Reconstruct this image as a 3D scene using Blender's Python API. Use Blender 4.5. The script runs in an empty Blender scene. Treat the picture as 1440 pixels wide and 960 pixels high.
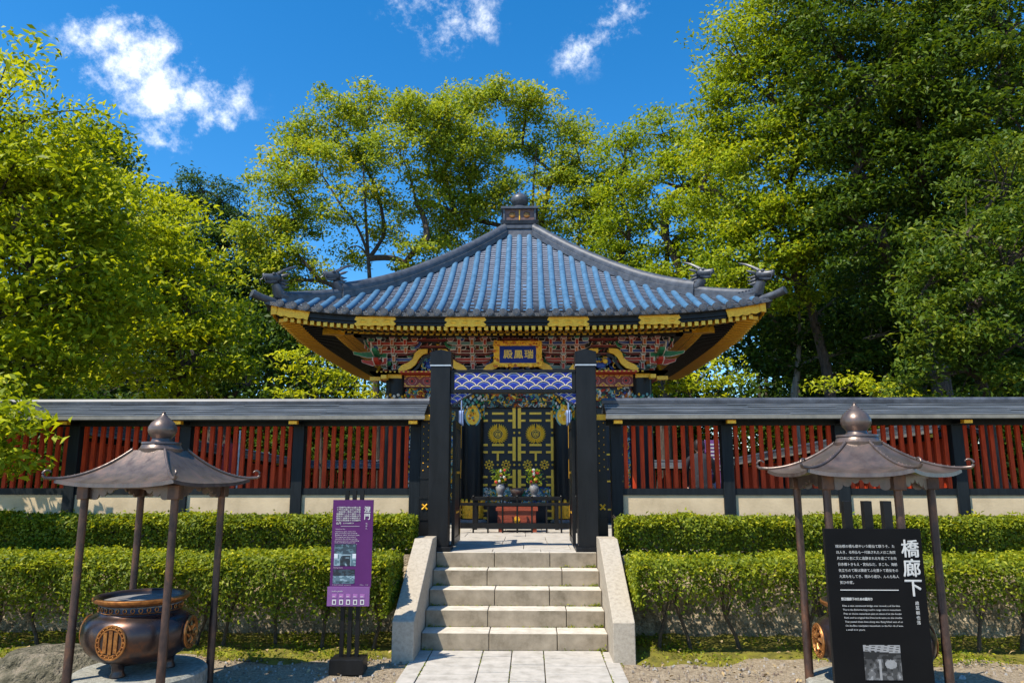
import bpy, bmesh, math, random
import numpy as np
from mathutils import Vector, Matrix, Euler
from mathutils import noise as mnoise

R = math.radians
random.seed(7)
C = bpy.context.scene.collection
scene = bpy.context.scene

# ------------------------------------------------------------------ camera, sky, sun, exposure
FPX, TILT, YAW, EYE = 1035.0, R(10.3), R(1.44), 1.74
cam_d = bpy.data.cameras.new('camera')
cam = bpy.data.objects.new('camera', cam_d)
C.objects.link(cam)
cam.location = (0, 0, EYE)
cam.rotation_euler = (R(90) + TILT, 0, YAW)
cam_d.sensor_width = 36.0
cam_d.lens = 36.0 * FPX / 1440.0
cam_d.clip_start = 0.1
cam_d.clip_end = 2000
scene.camera = cam

fw = np.array([-math.sin(YAW) * math.cos(TILT), math.cos(YAW) * math.cos(TILT), math.sin(TILT)])
rt = np.array([math.cos(YAW), math.sin(YAW), 0.0])
up = np.cross(rt, fw)


def at(px, py, Y):
    """the point at distance Y seen at pixel px, py of the 1440x960 photograph"""
    d = fw + rt * (px - 720) / FPX + up * (480 - py) / FPX
    return np.array([0, 0, EYE]) + d * (Y / d[1])


SUN = Vector((-0.50, -0.44, 1.05)).normalized()
sun_elev = math.asin(SUN.z)
sun_rot = math.atan2(SUN.x, SUN.y)

world = bpy.data.worlds.new('World')
scene.world = world
world.use_nodes = True
wn, wl = world.node_tree.nodes, world.node_tree.links
wn.clear()
w_out = wn.new('ShaderNodeOutputWorld')
w_bg = wn.new('ShaderNodeBackground')
w_bg.inputs['Strength'].default_value = 0.15
wl.new(w_bg.outputs[0], w_out.inputs[0])
sky = wn.new('ShaderNodeTexSky')
sky.sky_type = 'NISHITA'
sky.sun_disc = False
sky.sun_elevation = sun_elev
sky.sun_rotation = sun_rot
sky.altitude = 300
sky.air_density = 0.9
sky.dust_density = 0.3
sky.ozone_density = 2.5
hs = wn.new('ShaderNodeHueSaturation')
hs.inputs['Hue'].default_value = 0.497
hs.inputs['Saturation'].default_value = 1.38
hs.inputs['Value'].default_value = 1.12
wl.new(sky.outputs[0], hs.inputs['Color'])
w_tc = wn.new('ShaderNodeTexCoord')
w_n = wn.new('ShaderNodeTexNoise')
w_n.inputs['Scale'].default_value = 12.0
w_n.inputs['Detail'].default_value = 9.0
w_n.inputs['Roughness'].default_value = 0.70
wl.new(w_tc.outputs['Generated'], w_n.inputs['Vector'])
w_n2 = wn.new('ShaderNodeTexNoise')
w_n2.inputs['Scale'].default_value = 5.0
w_n2.inputs['Detail'].default_value = 4.0
wl.new(w_tc.outputs['Generated'], w_n2.inputs['Vector'])
w_off = wn.new('ShaderNodeVectorMath'); w_off.operation = 'SUBTRACT'
w_off.inputs[1].default_value = (0.5, 0.5, 0.5)
wl.new(w_n2.outputs['Color'], w_off.inputs[0])
w_mul = wn.new('ShaderNodeVectorMath'); w_mul.operation = 'MULTIPLY_ADD'
w_mul.inputs[1].default_value = (0.12, 0.12, 0.12)
wl.new(w_off.outputs[0], w_mul.inputs[0])
wl.new(w_tc.outputs['Generated'], w_mul.inputs[2])
prev = None
for (px, py, rad, wt) in ((165, 35, 75, .85), (200, 95, 85, 1.0), (240, 140, 95, 1.05), (295, 155, 75, .95), (328, 190, 45, .8),
                          (650, 25, 75, .60), (690, 45, 45, .5), (835, 55, 60, .52), (880, 15, 60, .6), (590, 5, 60, .45), (110, 135, 30, .5)):
    v = at(px, py, 10.0) - np.array([0, 0, EYE]); v = v / np.linalg.norm(v)
    dn = wn.new('ShaderNodeVectorMath'); dn.operation = 'DISTANCE'
    dn.inputs[1].default_value = tuple(v)
    wl.new(w_mul.outputs[0], dn.inputs[0])
    mr = wn.new('ShaderNodeMapRange')
    mr.inputs['From Min'].default_value = rad / FPX * 1.15
    mr.inputs['From Max'].default_value = 0.0
    mr.inputs['To Min'].default_value = 0.0
    mr.inputs['To Max'].default_value = wt
    wl.new(dn.outputs['Value'], mr.inputs['Value'])
    if prev is None:
        prev = mr.outputs[0]
    else:
        mx = wn.new('ShaderNodeMath'); mx.operation = 'MAXIMUM'
        wl.new(prev, mx.inputs[0]); wl.new(mr.outputs[0], mx.inputs[1])
        prev = mx.outputs[0]
nz = wn.new('ShaderNodeMath'); nz.operation = 'MULTIPLY_ADD'      # blob + 1.7*(noise-0.5)
nz.inputs[1].default_value = 2.6; nz.inputs[2].default_value = -1.36
wl.new(w_n.outputs['Fac'], nz.inputs[0])
gate_c = wn.new('ShaderNodeMapRange'); gate_c.interpolation_type = 'SMOOTHSTEP'
gate_c.inputs['From Min'].default_value = 0.0; gate_c.inputs['From Max'].default_value = 0.40
wl.new(prev, gate_c.inputs['Value'])
sm = wn.new('ShaderNodeMath'); sm.operation = 'ADD'
wl.new(prev, sm.inputs[0]); wl.new(nz.outputs[0], sm.inputs[1])
rmp = wn.new('ShaderNodeMapRange'); rmp.interpolation_type = 'SMOOTHSTEP'
rmp.inputs['From Min'].default_value = 0.25; rmp.inputs['From Max'].default_value = 1.05
wl.new(sm.outputs[0], rmp.inputs['Value'])
cm = wn.new('ShaderNodeMath'); cm.operation = 'MULTIPLY'
wl.new(rmp.outputs[0], cm.inputs[0]); wl.new(gate_c.outputs[0], cm.inputs[1])
mixc = wn.new('ShaderNodeMix'); mixc.data_type = 'RGBA'
mixc.inputs['B'].default_value = (7.6, 7.7, 7.9, 1)
wl.new(cm.outputs[0], mixc.inputs['Factor'])
wl.new(hs.outputs[0], mixc.inputs['A'])
wl.new(mixc.outputs['Result'], w_bg.inputs['Color'])

sun_d = bpy.data.lights.new('sun', 'SUN')
sun_d.energy = 5.0
sun_d.angle = R(0.55)
sun_d.color = (1.0, 0.92, 0.78)
sun_o = bpy.data.objects.new('sun', sun_d)
C.objects.link(sun_o)
sun_o.rotation_euler = (-SUN).to_track_quat('-Z', 'Y').to_euler()
sun_o.location = (-20, -10, 40)

vs = scene.view_settings
vs.view_transform = 'Standard'
vs.look = 'None'
vs.gamma = 1.0
vs.exposure = 0.52
vs.use_curve_mapping = False
scene.cycles.max_bounces = 8
scene.cycles.diffuse_bounces = 4
scene.cycles.use_denoising = True

# ------------------------------------------------------------------ materials
MATS = {}


def mat(name, c1, c2=None, scale=6.0, rough=0.6, metal=0.0, bump=0.0, bscale=40.0, spec=0.5, stretch=(1, 1, 1),
        lo=0.35, hi=0.65, c3=None, rvar=0.0, dist=0.02, coat=0.0):
    m = bpy.data.materials.new(name)
    m.use_nodes = True
    n, l = m.node_tree.nodes, m.node_tree.links
    p = n['Principled BSDF']
    p.inputs['Roughness'].default_value = rough
    p.inputs['Metallic'].default_value = metal
    p.inputs['Specular IOR Level'].default_value = spec
    if coat:
        p.inputs['Coat Weight'].default_value = coat
        p.inputs['Coat Roughness'].default_value = 0.12
    c2 = c2 or tuple(min(1, x * 0.75) for x in c1)
    tc = n.new('ShaderNodeTexCoord')
    mp = n.new('ShaderNodeMapping')
    mp.inputs['Scale'].default_value = stretch
    l.new(tc.outputs['Object'], mp.inputs['Vector'])
    nt = n.new('ShaderNodeTexNoise')
    nt.inputs['Scale'].default_value = scale
    nt.inputs['Detail'].default_value = 8
    nt.inputs['Roughness'].default_value = 0.65
    l.new(mp.outputs[0], nt.inputs['Vector'])
    cr = n.new('ShaderNodeValToRGB')
    cr.color_ramp.elements[0].position = lo
    cr.color_ramp.elements[1].position = hi
    cr.color_ramp.elements[0].color = (*c2, 1)
    cr.color_ramp.elements[1].color = (*c1, 1)
    if c3:
        e = cr.color_ramp.elements.new((lo + hi) / 2)
        e.color = (*c3, 1)
    l.new(nt.outputs['Fac'], cr.inputs['Fac'])
    l.new(cr.outputs[0], p.inputs['Base Color'])
    if rvar:
        mr = n.new('ShaderNodeMapRange')
        mr.inputs['To Min'].default_value = max(0.02, rough - rvar)
        mr.inputs['To Max'].default_value = min(1, rough + rvar)
        l.new(nt.outputs['Fac'], mr.inputs['Value'])
        l.new(mr.outputs[0], p.inputs['Roughness'])
    if bump:
        nb = n.new('ShaderNodeTexNoise')
        nb.inputs['Scale'].default_value = bscale
        nb.inputs['Detail'].default_value = 6
        l.new(mp.outputs[0], nb.inputs['Vector'])
        bp = n.new('ShaderNodeBump')
        bp.inputs['Strength'].default_value = bump
        bp.inputs['Distance'].default_value = dist
        l.new(nb.outputs['Fac'], bp.inputs['Height'])
        l.new(bp.outputs[0], p.inputs['Normal'])
    MATS[name] = m
    return m


def leaf_mat(name, stops, trans=0.38, rough=0.5, spec=0.22, tcol=(1.25, 1.2, 0.5)):
    m = bpy.data.materials.new(name)
    m.use_nodes = True
    n, l = m.node_tree.nodes, m.node_tree.links
    p = n['Principled BSDF']
    out = n['Material Output']
    a = n.new('ShaderNodeAttribute'); a.attribute_name = 'tint'
    cr = n.new('ShaderNodeValToRGB')
    el = cr.color_ramp.elements
    el[0].position = stops[0][0]; el[0].color = (*stops[0][1], 1)
    el[1].position = stops[-1][0]; el[1].color = (*stops[-1][1], 1)
    for pos, c in stops[1:-1]:
        e = el.new(pos); e.color = (*c, 1)
    l.new(a.outputs['Fac'], cr.inputs['Fac'])
    l.new(cr.outputs[0], p.inputs['Base Color'])
    p.inputs['Roughness'].default_value = rough
    p.inputs['Specular IOR Level'].default_value = spec
    t = n.new('ShaderNodeBsdfTranslucent')
    mu = n.new('ShaderNodeMix'); mu.data_type = 'RGBA'; mu.blend_type = 'MULTIPLY'
    mu.inputs['Factor'].default_value = 1.0
    mu.inputs['B'].default_value = (*tcol, 1)
    l.new(cr.outputs[0], mu.inputs['A'])
    l.new(mu.outputs['Result'], t.inputs['Color'])
    mx = n.new('ShaderNodeMixShader')
    mx.inputs[0].default_value = trans
    l.new(p.outputs[0], mx.inputs[1]); l.new(t.outputs[0], mx.inputs[2])
    l.new(mx.outputs[0], out.inputs['Surface'])
    MATS[name] = m
    return m


gravel = mat('gravel', (0.44, 0.36, 0.26), (0.16, 0.12, 0.08), 28, 0.95, bump=1.0, bscale=55, dist=0.03, lo=.3, hi=.7, c3=(0.30, 0.24, 0.165), spec=.2)
soil = mat('soil', (0.10, 0.085, 0.05), (0.035, 0.03, 0.018), 10, 0.95, bump=0.8, bscale=40)
moss_m = mat('moss', (0.24, 0.235, 0.025), (0.08, 0.085, 0.015), 8, 0.95, bump=1.0, bscale=120, c3=(0.19, 0.165, 0.03), spec=.2)
slab_m = mat('pale_granite_slab', (0.47, 0.435, 0.385), (0.32, 0.295, 0.255), 7, 0.85, bump=0.15, bscale=140, rvar=.1, c3=(.41, .38, .335), spec=.25)
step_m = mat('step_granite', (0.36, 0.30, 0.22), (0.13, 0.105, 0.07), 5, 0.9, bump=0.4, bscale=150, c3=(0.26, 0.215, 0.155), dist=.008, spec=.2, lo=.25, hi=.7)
cheek_m = mat('cheek_granite', (0.46, 0.405, 0.325), (0.27, 0.235, 0.185), 30, 0.9, bump=0.5, bscale=130, c3=(0.39, 0.34, 0.27), dist=.008, spec=.2, lo=.25, hi=.75)
wallstone = mat('rough_wall_stone', (0.46, 0.37, 0.25), (0.16, 0.125, 0.08), 6, 0.95, bump=1.0, bscale=22, dist=.06, spec=.2)
basestone = mat('grey_round_stone', (0.36, 0.35, 0.30), (0.19, 0.185, 0.155), 24, 0.9, bump=0.5, bscale=120, spec=.25)
boulder_m = mat('boulder', (0.24, 0.20, 0.145), (0.06, 0.055, 0.035), 9, 0.95, bump=1.0, bscale=30, c3=(0.14, 0.125, 0.085), spec=.15, dist=.06)
black = mat('black_lacquer', (0.012, 0.0125, 0.0135), (0.006, 0.006, 0.0065), 7, 0.36, spec=0.22, rvar=.10, bump=.12, bscale=18, stretch=(1, 1, .25))
blackw = mat('black_timber', (0.013, 0.017, 0.020), (0.006, 0.008, 0.010), 6, 0.5, spec=.2, stretch=(6, 6, .6))
darkm = mat('dark_void', (0.006, 0.006, 0.006), (0.004, 0.004, 0.004), 4, 0.9, spec=.1)
gold = mat('gold_leaf', (1.0, 0.54, 0.03), (0.80, 0.37, 0.016), 30, 0.38, metal=0.32, bump=0.4, bscale=60, dist=.008)
goldp = mat('gold_paint', (0.95, 0.54, 0.04), (0.68, 0.34, 0.022), 40, 0.5, metal=0.05)
redsl = mat('vermilion_slat', (0.58, 0.058, 0.013), (0.34, 0.030, 0.009), 5, 0.6, stretch=(8, 8, 1), spec=.15)
cream = mat('cream_plaster', (0.64, 0.50, 0.32), (0.50, 0.385, 0.24), 3, 0.9, bump=.1, spec=.2, c3=(.58, .45, .285))
roofmetal = mat('aged_copper_sheet', (0.215, 0.225, 0.24), (0.035, 0.042, 0.05), 5, 0.42, metal=.15, spec=.5, stretch=(.35, 6, 6), c3=(0.115, 0.128, 0.145), rvar=.15, lo=.3, hi=.7)
roofridge = mat('dark_ridge_metal', (0.085, 0.095, 0.115), (0.04, 0.045, 0.055), 7, 0.42, metal=.1, rvar=.1)
pan = mat('blue_grey_roof_tile', (0.20, 0.235, 0.305), (0.085, 0.10, 0.135), 7, 0.5, spec=.45, c3=(0.14, 0.165, 0.22), rvar=.15, lo=.28, hi=.72, stretch=(1, 1, 2))
roll = mat('blue_roof_roll', (0.080, 0.185, 0.310), (0.030, 0.075, 0.135), 8, 0.48, spec=.35, c3=(0.055, 0.14, 0.245), rvar=.15, lo=.25, hi=.7)
rollend = mat('tile_end', (0.085, 0.09, 0.10), (0.03, 0.032, 0.036), 40, 0.5, bump=.6, bscale=60)
white_l = mat('white_outline', (0.90, 0.82, 0.74), (0.80, 0.66, 0.60), 20, 0.6)
p_red = mat('painted_red', (0.60, 0.050, 0.022), (0.38, 0.028, 0.014), 10, 0.5)
p_green = mat('painted_green', (0.025, 0.26, 0.11), (0.015, 0.16, 0.07), 10, 0.5)
p_teal = mat('painted_teal', (0.20, 0.42, 0.40), (0.11, 0.27, 0.27), 12, 0.5)
p_blue = mat('painted_blue', (0.03, 0.09, 0.38), (0.018, 0.045, 0.22), 12, 0.45)
p_orange = mat('painted_orange', (0.62, 0.17, 0.025), (0.42, 0.09, 0.015), 12, 0.5)
p_dark = mat('painted_black', (0.010, 0.010, 0.012), (0.006, 0.006, 0.007), 12, 0.5)
p_pink = mat('painted_pink', (0.50, 0.20, 0.17), (0.36, 0.12, 0.1), 12, 0.55)
p_maroon = mat('painted_maroon', (0.24, 0.022, 0.016), (0.12, 0.012, 0.009), 12, 0.45)
p_white = mat('painted_white', (0.78, 0.74, 0.66), (0.62, 0.58, 0.50), 12, 0.6)
w_blue = mat('wave_blue', (0.018, 0.035, 0.29), (0.012, 0.024, 0.20), 6, 0.45, spec=.2)
w_pale = mat('wave_pale_blue', (0.08, 0.14, 0.42), (0.06, 0.11, 0.36), 6, 0.5)
w_cream = mat('wave_cream', (0.72, 0.62, 0.44), (0.60, 0.50, 0.33), 6, 0.5)
w_navy = mat('wave_navy', (0.012, 0.02, 0.075), (0.008, 0.014, 0.05), 6, 0.4)
plaq_blue = mat('plaque_blue', (0.010, 0.028, 0.26), (0.007, 0.016, 0.17), 6, 0.4, spec=.2)
bronze = mat('brown_bronze', (0.20, 0.130, 0.105), (0.085, 0.056, 0.050), 9, 0.34, metal=.5, rvar=.14, c3=(0.135, 0.105, 0.09), bump=.12, bscale=25, stretch=(1, 1, .35), lo=.3, hi=.7)
bronzepost = mat('worn_bronze_post', (0.17, 0.080, 0.045), (0.045, 0.028, 0.024), 7, 0.42, metal=.5, stretch=(1.5, 1.5, .8), rvar=.12, c3=(0.085, 0.05, 0.038))
burn_m = mat('burner_bronze', (0.24, 0.10, 0.045), (0.045, 0.040, 0.045), 3.2, 0.30, metal=.75, rvar=.12, c3=(0.075, 0.055, 0.052), lo=.36, hi=.72)
copper = mat('bright_copper', (0.50, 0.22, 0.06), (0.24, 0.09, 0.03), 25, 0.38, metal=.7)
ash = mat('ash', (0.22, 0.21, 0.20), (0.12, 0.115, 0.11), 20, 1.0, bump=.5)
s_black = mat('sign_black', (0.006, 0.006, 0.0065), (0.004, 0.004, 0.0045), 3, 0.45, spec=.12)
s_white = mat('sign_white', (0.55, 0.55, 0.53), (0.48, 0.48, 0.46), 10, 0.6)
s_purple = mat('sign_purple', (0.092, 0.020, 0.115), (0.078, 0.016, 0.098), 3, 0.5, spec=.2)
s_lilac = mat('sign_lilac', (0.20, 0.085, 0.25), (0.17, 0.068, 0.21), 3, 0.5, spec=.25)
s_pink = mat('sign_rose', (0.36, 0.14, 0.36), (0.28, 0.11, 0.32), 3, 0.5)
greys = [mat('print_grey_%s' % w, (g, g, g), (g * .8, g * .8, g * .8), 30, 0.5) for w, g in (('darkest', .012), ('dark', .05), ('mid', .13), ('light', .28), ('pale', .5))]
blues = [mat('print_blue_%s' % w, c, tuple(x * .8 for x in c), 30, 0.5) for w, c in (('darkest', (.012, .018, .025)), ('dark', (.03, .055, .075)), ('mid', (.09, .16, .20)), ('light', (.25, .36, .42)), ('pale', (.6, .66, .7)))]
boxred = mat('red_brown_timber', (0.30, 0.055, 0.022), (0.17, 0.03, 0.013), 6, 0.5, stretch=(1, 6, 6))
vase_m = mat('pewter', (0.36, 0.355, 0.34), (0.20, 0.195, 0.19), 12, 0.4, metal=.2)
bark = mat('bark', (0.10, 0.075, 0.055), (0.035, 0.027, 0.02), 5, 0.95, bump=.8, bscale=18, stretch=(3, 3, .5), dist=.05)
stemwood = mat('shrub_stem', (0.10, 0.07, 0.04), (0.04, 0.03, 0.018), 14, 0.9, bump=.6, bscale=40)
fl = [mat('petal_%s' % w, c, tuple(x * .7 for x in c), 10, 0.6) for w, c in (('red', (.55, .03, .02)), ('orange', (.7, .22, .02)), ('yellow', (.7, .5, .04)), ('white', (.7, .68, .6)))]
skin = mat('skin', (0.45, 0.26, 0.18), (0.38, 0.21, 0.14), 10, 0.55)
hair_m = mat('dark_hair', (0.02, 0.014, 0.012), (0.01, 0.008, 0.007), 20, 0.5)
cloth_d = mat('dark_jacket', (0.015, 0.015, 0.02), (0.01, 0.01, 0.013), 12, 0.85)
redcloth = mat('red_cloth', (0.45, 0.03, 0.035), (0.32, 0.02, 0.022), 6, 0.8)
palecloth = mat('pale_blue_cloth', (0.30, 0.38, 0.58), (0.22, 0.30, 0.50), 4, 0.75)
dryleaf = mat('fallen_leaf', (0.48, 0.36, 0.18), (0.25, 0.15, 0.06), 3, 0.8)

leaf_yellow = leaf_mat('bright_leaf', ((0, (0.095, 0.143, 0.007)), (.4, (0.298, 0.362, 0.015)), (.8, (0.524, 0.538, 0.018)), (1, (0.686, 0.644, 0.028))), .45)
leaf_mid = leaf_mat('mid_leaf', ((0, (0.055, 0.108, 0.007)), (.45, (0.203, 0.286, 0.014)), (.85, (0.388, 0.445, 0.021)), (1, (0.546, 0.534, 0.032))), .42)
leaf_airy = leaf_mat('airy_leaf', ((0, (0.080, 0.135, 0.016)), (.45, (0.256, 0.336, 0.031)), (.88, (0.456, 0.477, 0.038)), (1, (0.646, 0.509, 0.042))), .42)
leaf_deep = leaf_mat('deep_leaf', ((0, (0.020, 0.049, 0.007)), (.5, (0.070, 0.127, 0.013)), (.9, (0.156, 0.207, 0.016)), (1, (0.252, 0.283, 0.024))), .36)  # dark greens, lowered further to hold shade on the right-hand trees
leaf_pine = leaf_mat('pine_leaf', ((0, (0.019, 0.050, 0.014)), (.5, (0.057, 0.119, 0.030)), (1, (0.126, 0.203, 0.040))), .24)
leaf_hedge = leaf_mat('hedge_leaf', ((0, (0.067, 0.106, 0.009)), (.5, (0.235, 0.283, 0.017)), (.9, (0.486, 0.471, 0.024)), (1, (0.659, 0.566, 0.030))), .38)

# ------------------------------------------------------------------ mesh helpers


def tag(o, label=None, cat=None, group=None, kind=None):
    if label: o['label'] = label
    if cat: o['category'] = cat
    if group: o['group'] = group
    if kind: o['kind'] = kind
    return o


def empty(name, loc, label, cat, group=None, rz=0.0):
    o = bpy.data.objects.new(name, None)
    o.empty_display_size = 0.2
    C.objects.link(o)
    o.location = loc
    o.rotation_euler = (0, 0, rz)
    return tag(o, label, cat, group)


def origin(o):
    p = Vector((0, 0, 0))
    while o is not None:
        p += Vector(o.location)
        o = o.parent
    return p


class MB:
    def __init__(s, xf=None):
        s.v, s.f, s.m = [], [], []
        s.xf = xf

    def add(s, vs, fs, m=0):
        b = len(s.v)
        if s.xf:
            vs = [s.xf(*p) for p in vs]
        s.v.extend([tuple(p) for p in vs])
        for i, f in enumerate(fs):
            s.f.append(tuple(b + k for k in f))
            s.m.append(m[i] if isinstance(m, (list, tuple)) else m)

    def box(s, x0, x1, y0, y1, z0, z1, m=0):
        s.hexa([(x0, y0, z0), (x1, y0, z0), (x1, y1, z0), (x0, y1, z0), (x0, y0, z1), (x1, y0, z1), (x1, y1, z1), (x0, y1, z1)], m)

    def hexa(s, p, m=0):
        s.add(p, [(3, 2, 1, 0), (4, 5, 6, 7), (0, 1, 5, 4), (1, 2, 6, 5), (2, 3, 7, 6), (3, 0, 4, 7)], m)

    def prism(s, poly, y0, y1, m=0, axis='y'):
        """polygon in (x,z) extruded along y (axis 'y'), or in (x,y) along z ('z'), or in (y,z) along x ('x')"""
        n = len(poly)
        if axis == 'y':
            vs = [(a, y0, b) for a, b in poly] + [(a, y1, b) for a, b in poly]
        elif axis == 'z':
            vs = [(a, b, y0) for a, b in poly] + [(a, b, y1) for a, b in poly]
        else:
            vs = [(y0, a, b) for a, b in poly] + [(y1, a, b) for a, b in poly]
        s.add(vs, [tuple(range(n)), tuple(range(2 * n - 1, n - 1, -1))] + [(i, i + n, (i + 1) % n + n, (i + 1) % n) for i in range(n)], m)

    def tube(s, pts, rads, n=8, m=0, flat=1.0):
        pts = [Vector(p) for p in pts]
        if not isinstance(rads, (list, tuple)):
            rads = [rads] * len(pts)
        vs, fs = [], []
        ref = Vector((0, 0, 1))
        t0 = (pts[-1] - pts[0])
        if t0.length < 1e-6: t0 = pts[1] - pts[0]
        if abs(t0.normalized().z) > 0.8: ref = Vector((0, 1, 0))
        for i, p in enumerate(pts):
            t = pts[min(i + 1, len(pts) - 1)] - pts[max(i - 1, 0)]
            t.normalize()
            a = t.cross(ref)
            if a.length < 1e-4: a = t.cross(Vector((1, 0, 0)))
            a.normalize()
            b = a.cross(t)
            for k in range(n):
                an = 2 * math.pi * k / n
                vs.append(p + (a * math.cos(an) * flat + b * math.sin(an)) * rads[i])
        for i in range(len(pts) - 1):
            for k in range(n):
                fs.append((i * n + k, i * n + (k + 1) % n, (i + 1) * n + (k + 1) % n, (i + 1) * n + k))
        fs.append(tuple(range(n - 1, -1, -1)))
        fs.append(tuple(range((len(pts) - 1) * n, len(pts) * n)))
        s.add(vs, fs, m)

    def lathe(s, c, prof, n=24, m=0, sq=None):
        vs, fs, ms = [], [], []
        for r, z in prof:
            for k in range(n):
                a = 2 * math.pi * (k + .5) / n
                vs.append((c[0] + r * math.cos(a), c[1] + r * math.sin(a), c[2] + z))
        for i in range(len(prof) - 1):
            for k in range(n):
                fs.append((i * n + k, i * n + (k + 1) % n, (i + 1) * n + (k + 1) % n, (i + 1) * n + k))
                ms.append(m[i] if isinstance(m, (list, tuple)) else m)
        fs.append(tuple(range(n - 1, -1, -1))); ms.append(ms[0])
        fs.append(tuple(range((len(prof) - 1) * n, len(prof) * n))); ms.append(ms[-1] if len(ms) > 1 else ms[0])
        s.add(vs, fs, ms)

    def ball(s, c, r, n=10, m=0, sz=(1, 1, 1)):
        vs, fs = [], []
        k2 = max(4, n // 2 + 1)
        for i in range(1, k2):
            ph = math.pi * i / k2
            for k in range(n):
                a = 2 * math.pi * k / n
                vs.append((c[0] + r * sz[0] * math.sin(ph) * math.cos(a), c[1] + r * sz[1] * math.sin(ph) * math.sin(a), c[2] + r * sz[2] * math.cos(ph)))
        for i in range(k2 - 2):
            for k in range(n):
                fs.append((i * n + k, i * n + (k + 1) % n, (i + 1) * n + (k + 1) % n, (i + 1) * n + k))
        vs.append((c[0], c[1], c[2] + r * sz[2])); vs.append((c[0], c[1], c[2] - r * sz[2]))
        T = len(vs) - 2
        for k in range(n):
            fs.append((T, (k + 1) % n, k))
            fs.append((T + 1, (k2 - 2) * n + k, (k2 - 2) * n + (k + 1) % n))
        s.add(vs, fs, m)

    def grid(s, x0, x1, z0, z1, y, nx, nz, fn, d=0.0):
        """a flat painted panel: one face per cell, its paint chosen by fn(u, v)"""
        vs = [(x0 + (x1 - x0) * i / nx, y, z0 + (z1 - z0) * j / nz) for j in range(nz + 1) for i in range(nx + 1)]
        fs, ms = [], []
        for j in range(nz):
            for i in range(nx):
                q = fn((i + .5) / nx, (j + .5) / nz)
                if q is None: continue
                b = j * (nx + 1) + i
                fs.append((b, b + 1, b + nx + 2, b + nx + 1)); ms.append(q)
        s.add(vs, fs, ms)

    def build(s, name, mats, parent=None, smooth=0, bevel=0.0, fix=True):
        if not isinstance(mats, (list, tuple)): mats = [mats]
        me = bpy.data.meshes.new(name)
        off = origin(parent) if parent else Vector((0, 0, 0))
        me.from_pydata([(p[0] - off.x, p[1] - off.y, p[2] - off.z) for p in s.v], [], s.f)
        for m in mats: me.materials.append(m)
        me.polygons.foreach_set('material_index', s.m)
        if fix and len(s.f) < 40000:
            bm = bmesh.new(); bm.from_mesh(me)
            bmesh.ops.recalc_face_normals(bm, faces=bm.faces)
            bm.to_mesh(me); bm.free()
        if smooth:
            me.polygons.foreach_set('use_smooth', [True] * len(me.polygons))
            me.set_sharp_from_angle(angle=R(smooth))
        me.update()
        o = bpy.data.objects.new(name, me)
        C.objects.link(o)
        if parent: o.parent = parent
        if bevel:
            b = o.modifiers.new('bevel', 'BEVEL'); b.width = bevel; b.segments = 2; b.limit_method = 'ANGLE'
        return o


def children(o):
    return [c for c in C.objects if c.parent == o]


def copy_tree(o, parent=None):
    c = o.copy(); C.objects.link(c)
    if parent: c.parent = parent
    for ch in children(o): copy_tree(ch, c)
    return c


# text outlines, cached per string
_tc = bpy.data.curves.new('lettering_source', 'FONT')
_to = bpy.data.objects.new('lettering_source', _tc)
C.objects.link(_to)
_tcache = {}


def text_geo(t):
    if t not in _tcache:
        _tc.body = t
        _tc.resolution_u = 2
        dg = bpy.context.evaluated_depsgraph_get(); dg.update()
        ev = _to.evaluated_get(dg)
        me = ev.to_mesh()
        _tcache[t] = ([tuple(v.co) for v in me.vertices], [tuple(p.vertices) for p in me.polygons])
        ev.to_mesh_clear()
    return _tcache[t]


def put_text(mb, t, x, z, size, y, m=0, width=None, bold=0.0):
    """text standing in the x,z plane, its lower left corner at x, z; width squeezes the line to a set length"""
    vs, fs = text_geo(t)
    if not vs: return
    sx = size
    if width:
        mx = max(v[0] for v in vs)
        sx = width / max(mx, 1e-3)
    mb.add([(x + v[0] * sx, y, z + v[1] * size) for v in vs], fs, m)
    if bold:
        for dx, dz in ((bold, 0), (0, bold), (bold, bold)):
            mb.add([(x + v[0] * sx + dx, y - .0004 * (1 + dx / bold + 2 * dz / bold), z + v[1] * size + dz) for v in vs], fs, m)


def put_vertical(mb, t, x, z, size, y, m=0, pitch=1.05, bold=0.0):
    for i, ch in enumerate(t):
        put_text(mb, ch, x, z - i * size * pitch - size * .85, size, y, m, bold=bold)


rng = np.random.default_rng(11)


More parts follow.
